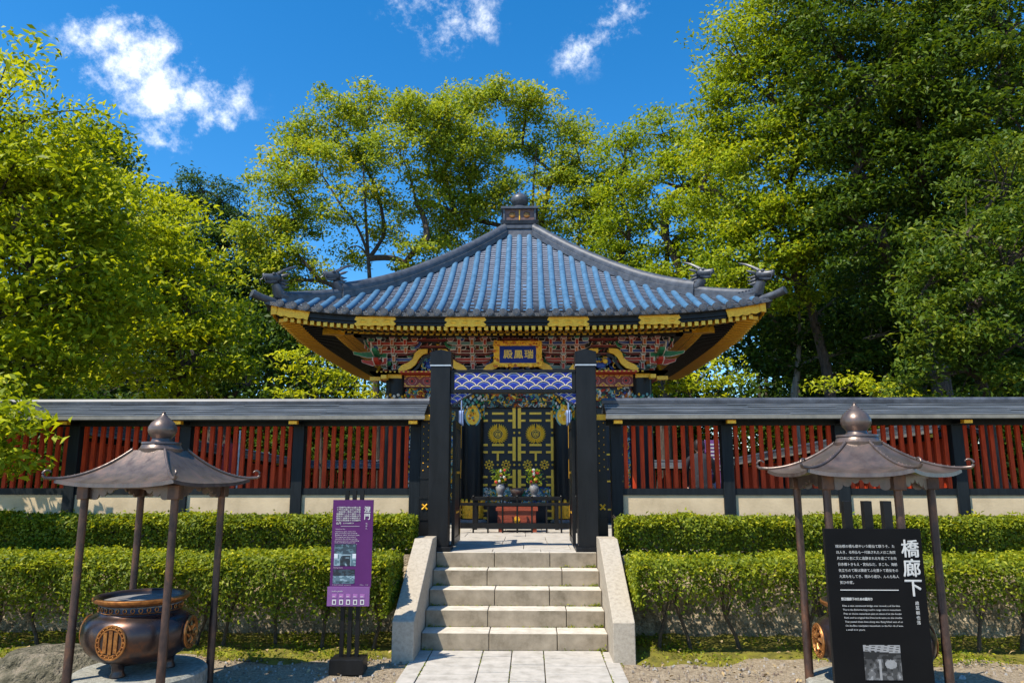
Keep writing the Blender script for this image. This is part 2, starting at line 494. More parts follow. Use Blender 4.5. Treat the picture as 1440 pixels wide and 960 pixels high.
def leaf_mesh(name, P, L, Wd, mat_, parent, bias=(0, 0, 0.9), tint=None, out=None, fold=0.12):
    """one part made of many leaf-shaped faces"""
    P = np.asarray(P, float); n = len(P)
    nrm = rng.normal(size=(n, 3)) * 0.62 + np.array(bias)
    if out is not None: nrm = nrm + out
    nrm /= np.linalg.norm(nrm, axis=1)[:, None] + 1e-9
    a = rng.normal(size=(n, 3))
    t = np.cross(nrm, a); t /= np.linalg.norm(t, axis=1)[:, None] + 1e-9
    t[:, 2] -= 0.25
    t /= np.linalg.norm(t, axis=1)[:, None] + 1e-9
    b = np.cross(nrm, t)
    L = np.asarray(L) * rng.uniform(.5, 1.4, n)
    Wd = np.asarray(Wd) * rng.uniform(.7, 1.2, n)
    V = np.empty((n, 4, 3))
    V[:, 0] = P - t * (L * .5)[:, None]
    V[:, 1] = P + b * (Wd * .5)[:, None] + t * (L * .02)[:, None] + nrm * (L * fold)[:, None]
    V[:, 2] = P + t * (L * .5)[:, None] - nrm * (L * .10)[:, None]
    V[:, 3] = P - b * (Wd * .5)[:, None] + t * (L * .02)[:, None] + nrm * (L * fold)[:, None]
    off = np.array(origin(parent)) if parent else np.zeros(3)
    V = (V - off).reshape(-1, 3)
    me = bpy.data.meshes.new(name)
    me.vertices.add(4 * n); me.loops.add(4 * n); me.polygons.add(n)
    me.vertices.foreach_set('co', V.astype(np.float32).ravel())
    me.loops.foreach_set('vertex_index', np.arange(4 * n, dtype=np.int32))
    me.polygons.foreach_set('loop_start', np.arange(0, 4 * n, 4, dtype=np.int32))
    me.polygons.foreach_set('loop_total', np.full(n, 4, dtype=np.int32))
    me.update(calc_edges=True)
    at_ = me.attributes.new('tint', 'FLOAT', 'FACE')
    tt = rng.beta(2.0, 2.6, n) if tint is None else np.clip(tint, 0, 1)
    at_.data.foreach_set('value', tt.astype(np.float32))
    me.materials.append(mat_)
    o = bpy.data.objects.new(name, me)
    C.objects.link(o)
    if parent: o.parent = parent
    return o


# ------------------------------------------------------------------ ground
TZ = 0.85          # level of the upper terrace
mb = MB()
mb.grid(-120, 120, 0, 1, 0, 1, 1, lambda u, v: 0)
g = MB()
N = 90
xs = np.linspace(-9, 9, 91); ys = np.linspace(-1, 8.6, 49)
gv, gf = [], []
for j, y in enumerate(ys):
    for i, x in enumerate(xs):
        z = 0.0
        if abs(x + .17) > 1.1: z = 0.018 * math.sin(3.1 * x + 1.7 * y) * math.sin(2.3 * y - x) - .004
        if abs(x + .17) < 1.5: z = min(z, -0.012)
        gv.append((x, y, z))
for j in range(48):
    for i in range(90):
        b = j * 91 + i
        gf.append((b, b + 1, b + 92, b + 91))
g.add(gv, gf)
g.box(-150, -9, -60, 8.6, -.5, 0); g.box(9, 150, -60, 8.6, -.5, 0); g.box(-9, 9, -60, -1, -.5, 0)
o = g.build('ground', gravel, smooth=40); tag(o, kind='structure')
t = MB()
t.box(-150, -1.335, 8.6, 200, -.3, TZ - .02)
t.box(.985, 150, 8.6, 200, -.3, TZ - .02)
t.box(-1.335, .985, 9.02, 200, -.3, TZ - .03)
o = t.build('terrace_ground', soil); tag(o, kind='structure')

# moss under the hedges, gravel stones and fallen leaves
def moss_strip(x0, x1):
    m = MB(); nx, ny = 90, 14
    vs = []
    for j in range(ny + 1):
        for i in range(nx + 1):
            x = x0 + (x1 - x0) * i / nx
            yf = 7.42 + .10 * math.sin(x * 3.3) + .06 * math.sin(x * 9.1 + 1)
            y = yf + (8.58 - yf) * j / ny
            e = min(1, j / 2.5)
            vs.append((x, y, -0.01 + e * (0.045 + .018 * math.sin(11 * x + 3 * y) * math.sin(7 * y + x))))
    m.add(vs, [(j * (nx + 1) + i, j * (nx + 1) + i + 1, (j + 1) * (nx + 1) + i + 1, (j + 1) * (nx + 1) + i) for j in range(ny) for i in range(nx)])
    o = m.build('moss', moss_m, smooth=60)
    return tag(o, 'strip of yellow green moss under the clipped hedge', 'moss', kind='stuff')
moss_strip(-9, -1.34); moss_strip(.99, 9)

n = 5200
px_ = rng.uniform(-7, 6.5, n); py_ = rng.uniform(5.4, 7.7, n)
keep = np.abs(px_ + .17) > 1.05
px_, py_ = px_[keep], py_[keep]
g = MB()
for x, y in zip(px_, py_):
    r = random.uniform(.005, .016) * (2.2 if random.random() < .04 else 1)
    a = random.uniform(0, 6)
    vs = [(x + r * math.cos(a + k * 1.571) * random.uniform(.7, 1.3), y + r * math.sin(a + k * 1.571) * random.uniform(.7, 1.3), -.004) for k in range(4)]
    vs += [(x + (p[0] - x) * .5, y + (p[1] - y) * .5, r * random.uniform(.6, 1.0)) for p in vs]
    g.add(vs, [(4, 5, 6, 7), (0, 1, 5, 4), (1, 2, 6, 5), (2, 3, 7, 6), (3, 0, 4, 7)], random.choice((0, 0, 1, 2)))
o = g.build('loose_gravel', [mat('pebble_tan', (.34, .29, .23), (.24, .2, .16), 60, .95), mat('pebble_grey', (.40, .38, .36), (.28, .27, .25), 60, .95), mat('pebble_brown', (.20, .15, .11), (.14, .1, .075), 60, .95)], fix=False)
tag(o, 'loose pebbles strewn over the gravel beside the path', 'gravel', kind='stuff')
nl = 700
P = np.stack([rng.uniform(-6.5, 6, nl), rng.uniform(5.6, 8.3, nl), np.full(nl, .035)], 1)
P = P[np.abs(P[:, 0] + .17) > 1.1]
P[:, 2] = np.where(P[:, 1] > 7.45, .07, .02)
o = leaf_mesh('fallen_leaf_litter', P, .05, .028, dryleaf, None, bias=(0, 0, 2.5))
tag(o, 'dry fallen leaves scattered over gravel and moss', 'leaf litter', kind='stuff')
nl = 26000
P = np.stack([rng.uniform(-8, 8, nl), rng.uniform(7.30, 8.5, nl), rng.uniform(.02, .06, nl)], 1)
P = P[np.abs(P[:, 0] + .17) > 1.2]
P = P[(np.sin(P[:, 0] * 2.1) + np.sin(P[:, 0] * 5.3 + P[:, 1] * 4) + rng.normal(0, .8, len(P))) > .1 + 6 * np.maximum(0, 7.46 - P[:, 1])]
o = leaf_mesh('moss_tuft_cover', P, .035, .018, leaf_hedge, None, bias=(0, 0, .8))
tag(o, 'tufts of low green growth in the moss', 'ground cover', kind='stuff')

jp = []
for x_, n_ in ((-1.0, 260), (-.485, 120), (-.195, 90), (.12, 90), (.695, 300), (-1.165, 160), (.84, 260)):
    yy = rng.uniform(5.6, 7.84, n_)
    k_ = np.sin(yy * 5 + x_ * 9) + rng.normal(0, .5, n_) > .3
    jp.append(np.stack([x_ + rng.normal(0, .006, n_), yy, np.full(n_, .004)], 1)[k_])
for f_, z_ in ((7.85, 0), (8.15, .17), (8.41, .34), (8.69, .51), (8.955, .68)):
    for x_, n_ in ((.75, 60), (-1.10, 30), (.45, 14)):
        jp.append(np.stack([x_ - np.abs(rng.normal(0, .06, n_)) * np.sign(x_), f_ - np.abs(rng.normal(0, .01, n_)), z_ + np.abs(rng.normal(0, .012, n_)) + .004], 1))
    n_ = 40
    jp.append(np.stack([rng.uniform(-1.1, .75, n_), np.full(n_, f_ - .006), np.full(n_, z_ + .006)], 1))
o = leaf_mesh('joint_moss', np.concatenate(jp), .022, .012, leaf_hedge, None, bias=(0, 0, .6))
tag(o, 'specks of moss in the joints of path and steps', 'moss', kind='stuff')

# paved path in front of the steps
p = MB()
cols = [(-1.16, -1.005), (-.995, -.49), (-.48, -.20), (-.19, .115), (.125, .69), (.70, .83)]
rowsets = [(0.50,), (0.29, .31), (.30,), (.30,), (.31, .29), (.52,)]
for (x0, x1), rs in zip(cols, rowsets):
    y = 7.842; k = 0
    y -= random.uniform(0, .02)
    first = True
    while y > -.5:
        h = rs[k % len(rs)] * random.uniform(.93, 1.07)
        if first: h *= random.uniform(.75, 1.05); first = False
        zt = random.uniform(.004, .010)
        p.box(x0, x1, y - h + .016, y, -.08, zt)
        y -= h; k += 1
o = p.build('path', slab_m, bevel=.004); tag(o, kind='structure')
j = MB(); j.box(-1.155, .825, -.5, 7.835, -.09, -.006)
o = j.build('path_bed', soil); tag(o, kind='structure')
# paved floor behind the steps
p = MB()
y = 9.02; k = 0
for h in (.34, .62, .62, .62, .62, .62, .62):
    x = -1.9 + (.31 if k % 2 else 0) - .3
    while x < 1.7:
        w = random.choice((.6, .62, .9, .58))
        p.box(x, x + w - .007, y, y + h - .007, TZ - .04, TZ + random.uniform(-.001, .002))
        x += w
    y += h; k += 1
o = p.build('gate_floor', slab_m, bevel=.004); tag(o, kind='structure')

tread_m = mat('worn_lit_tread_granite', (0.60, 0.55, 0.47), (0.42, 0.38, 0.31), 9, 0.85, bump=.2, bscale=150, spec=.25, dist=.006)  # worn treads, lightened further to put sun contrast with the risers into colour
# ------------------------------------------------------------------ stone steps
st = empty('stone_staircase', (-.175, 7.85, 0), 'grey granite steps with sloping side walls leading up to the black gate', 'staircase')
fronts = [7.85, 8.15, 8.41, 8.69, 8.955]
joints = [[-1.12, -.43, .26, .77], [-1.12, -.46, .37, .77], [-1.12, -.40, .20, .77], [-1.12, -.50, .35, .77], [-1.12, -.43, .22, .77]]
for i, f in enumerate(fronts):
    b = MB()
    y1 = (fronts[i + 1] + .06) if i < 4 else 9.015
    for a, c in zip(joints[i][:-1], joints[i][1:]):
        b.box(a + .003, c - .003, f + random.uniform(-.004, .004), y1, .17 * i + .0, .17 * (i + 1) + random.uniform(-.0015, .0015))
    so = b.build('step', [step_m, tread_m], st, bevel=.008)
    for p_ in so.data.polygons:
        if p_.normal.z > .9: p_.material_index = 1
for x0, x1 in ((-1.333, -1.123), (.773, .983)):
    b = MB()
    b.prism([(7.38, -.05), (9.02, -.05), (9.02, 1.03), (8.66, 1.03), (7.38, .365)], x0, x1, axis='x')
    b.build('side_wall', cheek_m, st, bevel=.008)

# ------------------------------------------------------------------ retaining walls below the terrace
def retaining(x0, x1, label):
    m = MB(); 
    nx, nz = int((x1 - x0) / .07), 12
    vs = []
    for j in range(nz + 1):
        for i in range(nx + 1):
            x = x0 + (x1 - x0) * i / nx; z = -.06 + .92 * j / nz
            d = .05 * math.sin(5.1 * x + 2 * math.sin(6 * z)) * math.sin(7.3 * z + 1.3 * x) + random.uniform(-.02, .02)
            vs.append((x, 8.47 + d + .05 * z, z))
    m.add(vs, [(j * (nx + 1) + i, j * (nx + 1) + i + 1, (j + 1) * (nx + 1) + i + 1, (j + 1) * (nx + 1) + i) for j in range(nz) for i in range(nx)])
    m.box(x0, x1, 8.56, 8.66, -.06, .853)
    o = m.build('retaining_wall', wallstone, smooth=50)
    return tag(o, label, 'stone wall', 'low retaining walls behind the hedges')
retaining(-9, -1.34, 'low rough stone wall behind the hedge left of the steps')
retaining(.99, 9, 'low rough stone wall behind the hedge right of the steps')

# ------------------------------------------------------------------ roofed fences
def fence(name, label, group, A, ang, posts, s0, s1, plaster=True, drop=0.0, ztop=0.0, detail=True, gold_on=True, base=None):
    """posts: positions along the fence; local axes: s along, t towards the viewer, z up"""
    ca, sa = math.cos(ang), math.sin(ang)
    xf = lambda s, t, z: (A[0] + s * ca + t * sa, A[1] + s * sa - t * ca, z - drop * abs(s) + ztop)
    root = empty(name, (A[0] + posts[0] * ca, A[1] + posts[0] * sa, TZ), label, 'fence', group)
    w = .07
    for s in posts:
        b = MB(xf); b.box(s - w, s + w, -w, w, TZ - .1, 2.36)
        b.build('post', blackw, root, bevel=.006)
    lo, hi = min(posts), max(posts)
    b = MB(xf); b.box(s0, s1, -.055, .055, 2.36, 2.455); b.build('top_beam', blackw, root)
    ps = sorted(posts)
    for a, c in zip(ps[:-1], ps[1:]):
        b = MB(xf); b.box(a + w, c - w, -.045, .045, 1.50, 1.58); b.build('rail', blackw, root)
        b = MB(xf)
        n_ = max(4, int(round((c - a - 2 * w) / .105)))
        for i in range(n_):
            q = a + w + (c - a - 2 * w) * (i + .5) / n_
            b.box(q - .0245, q + .0245, -.02 + random.uniform(-.002, .002), .02, 1.58, 2.358)
        b.build('slat_panel', redsl, root)
        b = MB(xf); b.box(a + w, c - w, -.03, .03, 1.355 if not plaster else 1.20, 1.499)
        b.build('plaster_panel' if plaster else 'board_panel', cream if plaster else redsl, root)
        if plaster:
            b = MB(xf); b.box(a + w, c - w, -.04, .04, TZ - .05, 1.199); b.build('shade_board', blackw, root)  # added dark board standing in for shade behind the hedge gaps
    if gold_on:
        for s in posts:
            b = MB(xf); b.box(s - .045, s + .045, .05, .28, 2.375, 2.447); 
            bb = b.build('bracket_arm', blackw, root)
            b = MB(xf); b.box(s - .052, s + .052, .25, .325, 2.366, 2.452)
            b.build('gold_cap', gold, bb)
    # roof: overlapping metal courses on both slopes, a ridge cap and a dark soffit
    b = MB(xf)
    nc = 7
    hd, ze, zr = .37, 2.45, 2.645
    for sg in (-1, 1):
        for k in range(nc):
            t0, t1 = hd * (1 - k / nc), hd * (1 - (k + 1) / nc) - .02
            za, zb = ze + (zr - ze) * k / nc + .03, ze + (zr - ze) * (k + 1) / nc + .016
            m0 = s0
            while m0 < s1 - .01:
                m1 = min(s1, m0 + random.uniform(1.1, 2.3))
                e = random.uniform(-.002, .004)
                b.hexa([(m0, sg * t0, za - .012 + e), (m1, sg * t0, za - .012 + e), (m1, sg * t1, zb - .012 + e), (m0, sg * t1, zb - .012 + e),
                        (m0, sg * t0, za + e), (m1, sg * t0, za + e), (m1, sg * t1, zb + e), (m0, sg * t1, zb + e)], 0)
                m0 = m1
    rf = b.build('roof', [roofmetal], root)
    b = MB(xf)
    for sg in (-1, 1):
        b.hexa([(s0 + .01, sg * .355, ze - .045), (s1 - .01, sg * .355, ze - .045), (s1 - .01, 0, zr - .02), (s0 + .01, 0, zr - .02),
                (s0 + .01, sg * .355, ze + .008), (s1 - .01, sg * .355, ze + .008), (s1 - .01, 0, zr + .005), (s0 + .01, 0, zr + .005)], 0)
    b.build('soffit', blackw, rf)
    b = MB(xf)
    b.hexa([(s0 - .01, .368, ze - .035), (s1 + .01, .368, ze - .035), (s1 + .01, .388, ze - .03), (s0 - .01, .388, ze - .03),
            (s0 - .01, .365, ze + .012), (s1 + .01, .365, ze + .012), (s1 + .01, .385, ze + .015), (s0 - .01, .385, ze + .015)], 0)
    b.build('fascia', mat('eave_strip', (.20, .19, .16), (.12, .115, .10), 5, .6), rf)
    b = MB(xf)
    b.prism([(-.07, zr - .01), (.07, zr - .01), (.075, zr + .03), (.05, zr + .062), (-.05, zr + .062), (-.075, zr + .03)], s0 - .02, s1 + .02, axis='x')
    b.build('ridge', roofridge, rf)
    return root


fence('roofed_fence', 'black fence with red slats and metal roof, on the left between pavilion and gate', 'roofed slat fences', (0, 9.42, 0), 0,
      [-1.455, -2.95, -4.41, -5.85, -7.29, -8.73, -10.17], -10.6, -1.31)
fence('roofed_fence', 'black fence with red slats and metal roof, on the right behind the black board', 'roofed slat fences', (0, 9.42, 0), 0,
      [1.075, 2.46, 3.87, 5.31, 6.75, 8.19, 9.63], .93, 10.2)
fence('enclosure_fence', 'far red slat fence running back behind the left fence', 'inner enclosure fences', (-7.55, 12.0, 0), R(91.6),
      [0, 2, 4, 6, 8, 10, 12, 14], -.3, 14.2, plaster=False, drop=.030, ztop=-.02, gold_on=True)
fence('enclosure_fence', 'far red slat fence running back behind the right fence', 'inner enclosure fences', (6.75, 26.0, 0), R(-90.3),
      [0, 2, 4, 6, 8, 10, 12, 14], -.2, 14.2, plaster=False, drop=-.030, ztop=-.45, gold_on=True)
fence('enclosure_fence', 'red slat fence crossing at the back of the court behind the hall', 'inner enclosure fences', (-7.9, 26.2, 0), 0,
      [0, 2, 4, 6, 8, 10, 12, 14.6], -.2, 14.8, plaster=False, ztop=-.44, gold_on=False)

# ------------------------------------------------------------------ the black gate
GX = -.215
gt = empty('gate', (GX, 9.15, TZ), 'black lacquered gate with blue wave lintel and open door leaves at the stair head', 'gate')
for sx in (-1, 1):
    x = GX + sx * .90
    b = MB(); b.box(x - .122, x + .122, 9.03, 9.27, TZ + .05, 3.245)
    po = b.build('post', black, gt, bevel=.008)
    b = MB(); b.box(x - .155, x + .155, 8.985, 9.31, TZ, TZ + .055)
    b.build('post_base', black, po, bevel=.006)
    b = MB()
    b.box(x - .130, x + .130, 9.022, 9.278, 3.075, 3.092)
    b.build('silver_band', mat('silver_band', (.55, .55, .55), (.45, .45, .45), 20, .35, metal=.5), po)
    b = MB(); b.box(x - .131, x + .131, 9.021, 9.279, 3.092, 3.25)
    b.prism([(x - .131, 3.25), (x + .131, 3.25), (x, 3.285)], 9.021, 9.279)
    b.build('post_cap', black, po)
LB0, LB1 = GX - .778, GX + .778


def seigaiha(w, h, pitch, rowh, Rr):
    def fn(u, v):
        x, z = u * w, v * h
        k0 = int(math.floor((z - Rr) / rowh)) - 1
        for k in range(k0, k0 + 12):            # the lower rows lie in front
            zc = k * rowh
            sh = .5 * pitch if k % 2 else 0
            i = round((x - sh) / pitch)
            dx, dz = x - (i * pitch + sh), z - zc
            d = math.hypot(dx, dz) / Rr
            if d <= 1 and dz >= 0:
                if d > .915: return 2
                if d > .78: return 3
                if d > .70: return 1
                return 0
        return 3
    return fn


b = MB(); b.box(LB0, LB1, 9.08, 9.22, 2.745, 3.035); lb = b.build('lintel', black, gt, bevel=.005)
b = MB(); b.box(LB0 + .012, LB1 - .012, 9.068, 9.08, 2.752, 2.785); b.box(LB0 + .012, LB1 - .012, 9.068, 9.08, 3.0, 3.03)
b.build('lintel_moulding', black, lb)
b = MB()
b.grid(LB0 + .05, LB1 - .05, 2.79, 2.995, 9.077, 420, 64, seigaiha(LB1 - LB0 - .1, .205, .184, .052, .104))
b.build('wave_panel', [w_blue, w_pale, w_cream, w_navy], lb, fix=False)
for sx in (-1, 1):
    b = MB(lambda x, y, z, sx=sx: (GX + sx * x, y, z))
    pts = [(.776, 2.745), (.50, 2.745), (.52, 2.72), (.60, 2.70), (.66, 2.66), (.70, 2.62), (.776, 2.60)]
    b.prism(pts, 9.10, 9.19, 0)
    bk = b.build('corner_bracket', w_navy, gt)
    b = MB(lambda x, y, z, sx=sx: (GX + sx * x, y, z))
    wave = seigaiha(.28, .15, .13, .04, .078)
    b.grid(.505, .774, 2.605, 2.742, 9.0975, 70, 40, lambda u, v: wave(u, v) if v > 1 - max(0.06, u * 1.05 - .05) else None)
    b.build('wave_painting', [w_blue, w_pale, w_cream, w_navy], bk, fix=False)
    # open door leaf, folded back beside the post
    x = GX + sx * .745
    b = MB()
    b.box(x - .02, x + .02, 9.30, 9.36, TZ + .05, 2.42); b.box(x - .02, x + .02, 9.98, 10.04, TZ + .05, 2.42)
    for z0, z1 in ((TZ + .05, TZ + .13), (1.25, 1.32), (1.75, 1.80), (2.34, 2.42)):
        b.box(x - .019, x + .019, 9.36, 9.98, z0, z1)
    b.box(x - .008, x + .008, 9.36, 9.98, TZ + .13, 1.75)
    for k in range(7):
        b.tube([(x, 9.42 + k * .085, 1.80), (x, 9.42 + k * .085, 2.34)], .008, 5)
    dl = b.build('door_leaf', black, gt)
    b = MB()
    sgn = -sx
    for z0, z1 in ((2.10, 2.40), (1.70, 1.95), (1.20, 1.35), (.95, 1.05)):
        b.box(x + sgn * .0205 - .002, x + sgn * .0205 + .002, 9.985, 10.035, z0, z1)
    for z in (1.28, 1.775):
        b.box(x + sgn * .0205 - .002, x + sgn * .0205 + .002, 9.50, 9.84, z - .012, z + .012)
    b.build('gold_fitting', gold, dl)
    b = MB()
    b.box(x - .012, x + .012, 10.041, 10.046, TZ + .06, 2.41)
    # narrow side panel between gate post and fence
    xa, xb = sorted((GX + sx * 1.03, GX + sx * 1.155))
    b = MB(); b.box(xa, xb, 9.25, 9.29, TZ, 2.50)
    for z in (1.20, 1.46, 1.70): b.box(xa - .003, xb + .003, 9.24, 9.30, z, z + .03)
    sp = b.build('side_panel', black, gt)
    for k in range(14):
        zz = 1.80 + .045 * k; xx = (xa + xb) / 2 + (.03 if k % 2 else -.03)
        b = MB(); b.ball((xx, 9.246, zz), .0085, 6); b.build('gold_stud', gold, sp)
    b = MB()
    xm, zm = (xa + xb) / 2, 1.36
    for a in (45, 135):
        c_, s_ = math.cos(R(a)), math.sin(R(a))
        b.tube([(xm - .045 * c_, 9.244, zm - .045 * s_), (xm, 9.244, zm), (xm + .045 * c_, 9.244, zm + .045 * s_)], .012, 6)
    b.build('gold_cross', gold, sp)
    b = MB(); b.box(xa, xb, 9.236, 9.249, 2.42, 2.49); b.build('gold_band', gold, sp)

# ------------------------------------------------------------------ low railing, offering box, altar table, vases
rl = empty('iron_railing', (GX, 11.9, TZ), 'low black iron railing across the paved floor before the hall', 'railing')
b = MB(); b.box(-1.22, .78, 11.88, 11.92, 1.27, 1.315); b.build('top_rail', black, rl)
b = MB(); b.box(-1.22, .78, 11.88, 11.92, .92, 1.0); b.build('bottom_rail', black, rl)
for k in range(9):
    x = -1.14 + k * .231
    b = MB(); b.tube([(x, 11.9, TZ), (x, 11.9, 1.40)], .014, 6); b.ball((x, 11.9, 1.41), .02, 8)
    b.build('bar', black, rl)

ob = empty('offering_box', (-.20, 12.2, TZ), 'red brown wooden offering box behind the low black railing', 'offering box')
b = MB(); b.box(-.53, .08, 12.05, 12.38, TZ + .06, 1.20)
bx = b.build('box_body', boxred, ob, bevel=.006)
b = MB(); b.box(-.56, .11, 12.02, 12.07, 1.185, 1.235); b.box(-.56, .11, 12.35, 12.41, 1.185, 1.235)
for k in range(8): b.box(-.50 + k * .075, -.46 + k * .075, 12.07, 12.35, 1.195, 1.225)
b.build('slotted_top', boxred, ob)
for x in (-.52, .02):
    b = MB(); b.box(x, x + .07, 12.04, 12.39, TZ, TZ + .06); b.build('foot', boxred, ob)
b = MB(); b.prism([(-.225 + .05 * math.cos(a), 1.045 + .06 * math.sin(a)) for a in np.linspace(0, 2 * math.pi, 9)[:-1]], 12.040, 12.052)
b.build('gold_crest', gold, bx)

tb = empty('altar_table', (-.24, 12.75, TZ), 'black altar table holding vases behind the offering box', 'table')
b = MB(); b.box(-1.0, .50, 12.55, 12.95, 1.33, 1.385); b.build('table_top', black, tb, bevel=.005)
for x in (-.96, .40):
    for y in (12.58, 12.87):
        b = MB(); b.box(x, x + .06, y, y + .06, TZ, 1.33); b.build('leg', black, tb)


def vase(x, y, label):
    r = empty('flower_vase', (x, y, 1.386), label, 'vase', 'vases on the altar table')
    b = MB(); b.lathe((x, y, 1.386), [(.07, 0), (.075, .015), (.055, .03), (.085, .09), (.11, .16), (.108, .20), (.085, .24), (.08, .255), (.10, .275), (.085, .275), (.07, .22)], 20)
    b.build('vase_body', vase_m, r, smooth=50)
    b = MB()
    for k in range(26):
        a = random.uniform(0, 6.28); rr = random.uniform(.03, .20); h = random.uniform(.10, .36)
        tip = (x + rr * math.cos(a), y + rr * .6 * math.sin(a), 1.63 + h)
        b.tube([(x, y, 1.60), (x + .4 * rr * math.cos(a), y, 1.62 + .6 * h), tip], .004, 4, 0)
    b.build('stem_bundle', p_green, r)
    r.scale = (.74, .74, .8)
    P = np.stack([x + rng.normal(0, .085, 260), y + rng.normal(0, .06, 260), 1.66 + rng.uniform(0, .30, 260)], 1)
    leaf_mesh('foliage', P, .08, .03, leaf_mid, r)
    for k in range(11):
        c = random.choice((0, 0, 1, 2, 3, 3))
        a = random.uniform(0, 6.28); rr = random.uniform(0, .13)
        ctr = (x + rr * math.cos(a), y - .07 - random.uniform(0, .03), 1.68 + random.uniform(0, .30))
        b = MB()
        for q in range(7):
            an = q * .9
            b.ball((ctr[0] + .018 * math.cos(an), ctr[1], ctr[2] + .018 * math.sin(an)), .014, 6, 0)
        b.ball((ctr[0], ctr[1] - .008, ctr[2]), .012, 6, 0)
        b.build('flower', fl[c], r)
vase(-.515, 12.72, 'grey metal vase of red and white flowers, the left one on the altar table')
vase(.055, 12.72, 'grey metal vase of orange and pink flowers, the right one on the altar table')
b = MB(); b.lathe((-.23, 12.70, 1.386), [(.07, 0), (.07, .02), (.10, .05), (.12, .10), (.11, .13), (.125, .145), (.10, .145), (.09, .10)], 20)
o = b.build('incense_bowl', bronze, smooth=50); tag(o, 'small brown incense bowl on the altar table between the two vases', 'bowl')
for x, l_ in ((GX - .78, 'small pale blue cloth hung inside the gate beside its left post'), (GX + .76, 'small pale blue cloth hung inside the gate beside its right post')):
    b = MB()
    nn = 8
    vs = []
    for j in range(5):
        for i in range(nn + 1):
            xx = x - .035 + .07 * i / nn
            vs.append((xx, 10.6 + .02 * math.sin(i * 1.9), 2.66 - .22 * j / 4))
    b.add(vs, [(j * (nn + 1) + i, j * (nn + 1) + i + 1, (j + 1) * (nn + 1) + i + 1, (j + 1) * (nn + 1) + i) for j in range(4) for i in range(nn)])
    b.tube([(x, 10.6, 2.67), (x, 10.6, 2.9)], .006, 5)
    o = b.build('hanging_cloth', palecloth, smooth=60, fix=False)
    sol = o.modifiers.new('thickness', 'SOLIDIFY'); sol.thickness = .004
    tag(o, l_, 'cloth', 'pale cloths inside the gate')

# ------------------------------------------------------------------ the hall
AX, YC = -.225, 15.9
HW = 2.28                     # column lines
EW = 4.16                     # eave line
hall = empty('temple_hall', (AX, YC, TZ), 'ornate temple hall with a blue tiled pyramid roof and gilded painted eaves', 'temple')


def side(k):
    c, s_ = ((1, 0), (0, 1), (-1, 0), (0, -1))[k]
    # k=0 front, 1 right, 2 back, 3 left
    if k == 0: return lambda s, d, z: (AX + s, YC - d, z)
    if k == 1: return lambda s, d, z: (AX + d, YC + s, z)
    if k == 2: return lambda s, d, z: (AX - s, YC + d, z)
    return lambda s, d, z: (AX - d, YC - s, z)


def lift(s, d):
    q = max(0.0, min(1.0, (d - 2.3) / 1.9))
    return .235 * min(1.05, abs(s) / max(d, .01)) ** 4 * q ** 1.5


Z0, RISE, AP = 4.34, 2.62, .34


def roofz(s, d):
    v = (EW - d) / (EW - AP)
    return Z0 + RISE * (v * .57 + .43 * v * v) + lift(s, d)


# roof surfaces: tile courses, rolls, round end tiles
rb = MB()
for k in range(4):
    rb.xf = side(k)
    nv, nu = 46, 44
    vs, fs = [], []
    for jv in range(nv):
        d0 = EW - (EW - AP) * jv / nv
        d1 = EW - (EW - AP) * (jv + 1) / nv
        base = len(vs)
        for i in range(nu + 1):
            u = -1 + 2 * i / nu
            vs.append((u * d0, d0, roofz(u * d0, d0) + .014))
        for i in range(nu + 1):
            u = -1 + 2 * i / nu
            vs.append((u * d1, d1, roofz(u * d1, d1)))
        for i in range(nu):
            fs.append((base + i, base + i + 1, base + nu + 2 + i, base + nu + 1 + i))
        # riser to the next course
    rb.add(vs, fs, 0)
    # front edge thickness of the eave tiles
    vs, fs = [], []
    for i in range(nu + 1):
        u = -1 + 2 * i / nu
        z = roofz(u * EW, EW)
        vs += [(u * EW, EW, z + .014), (u * EW, EW - .0, z - .045), (u * (EW - .10), EW - .10, z - .05)]
    for i in range(nu):
        b_ = 3 * i
        fs += [(b_, b_ + 3, b_ + 4, b_ + 1), (b_ + 1, b_ + 4, b_ + 5, b_ + 2)]
    rb.add(vs, fs, 2)
    # rolls
    step = .2165
    for i in range(-19, 20):
        s_ = i * step
        if abs(s_) > EW - .06: continue
        dm = max(abs(s_) + .05, AP + .02)
        L = EW + .015 - dm
        npt = max(2, int(L / .15))
        rr = .056
        vs, fs = [], []
        na = 8
        for q in range(npt + 1):
            d = EW + .015 - L * q / npt
            z = roofz(s_, min(d, EW)) + .008
            for a in range(na + 1):
                an = math.pi * a / na
                r2 = rr * (1.0 if q % 2 else 1.035)
                vs.append((s_ + r2 * math.cos(an), d, z + r2 * 1.05 * math.sin(an)))
        for q in range(npt):
            for a in range(na):
                b_ = q * (na + 1) + a
                fs.append((b_, b_ + 1, b_ + na + 2, b_ + na + 1))
        rb.add(vs, fs, 1)
        z = roofz(s_, EW) + .012
        for r_, dd, mm in ((.066, .03, 2), (.050, .036, 3), (.030, .040, 2)):
            pl = [(s_ + r_ * math.cos(a), EW + dd, z + r_ * math.sin(a)) for a in np.linspace(0, 2 * math.pi, 15)[:-1]]
            pb = [(q[0], EW - .02, q[2]) for q in pl]
            n_ = len(pl)
            rb.add(pl + pb, [tuple(range(n_))] + [(i, i + n_, (i + 1) % n_ + n_, (i + 1) % n_) for i in range(n_)], mm)
roof = rb.build('roof', [pan, roll, rollend, roofridge], hall, smooth=35, fix=False)


# hip ridges and their beast-head end ornaments
def hip_pt(k, d, dz=0.0):
    sx, sy = ((-1, -1), (1, -1), (1, 1), (-1, 1))[k]
    return Vector((AX + sx * d, YC + sy * d, roofz(d, min(d, EW)) + dz))


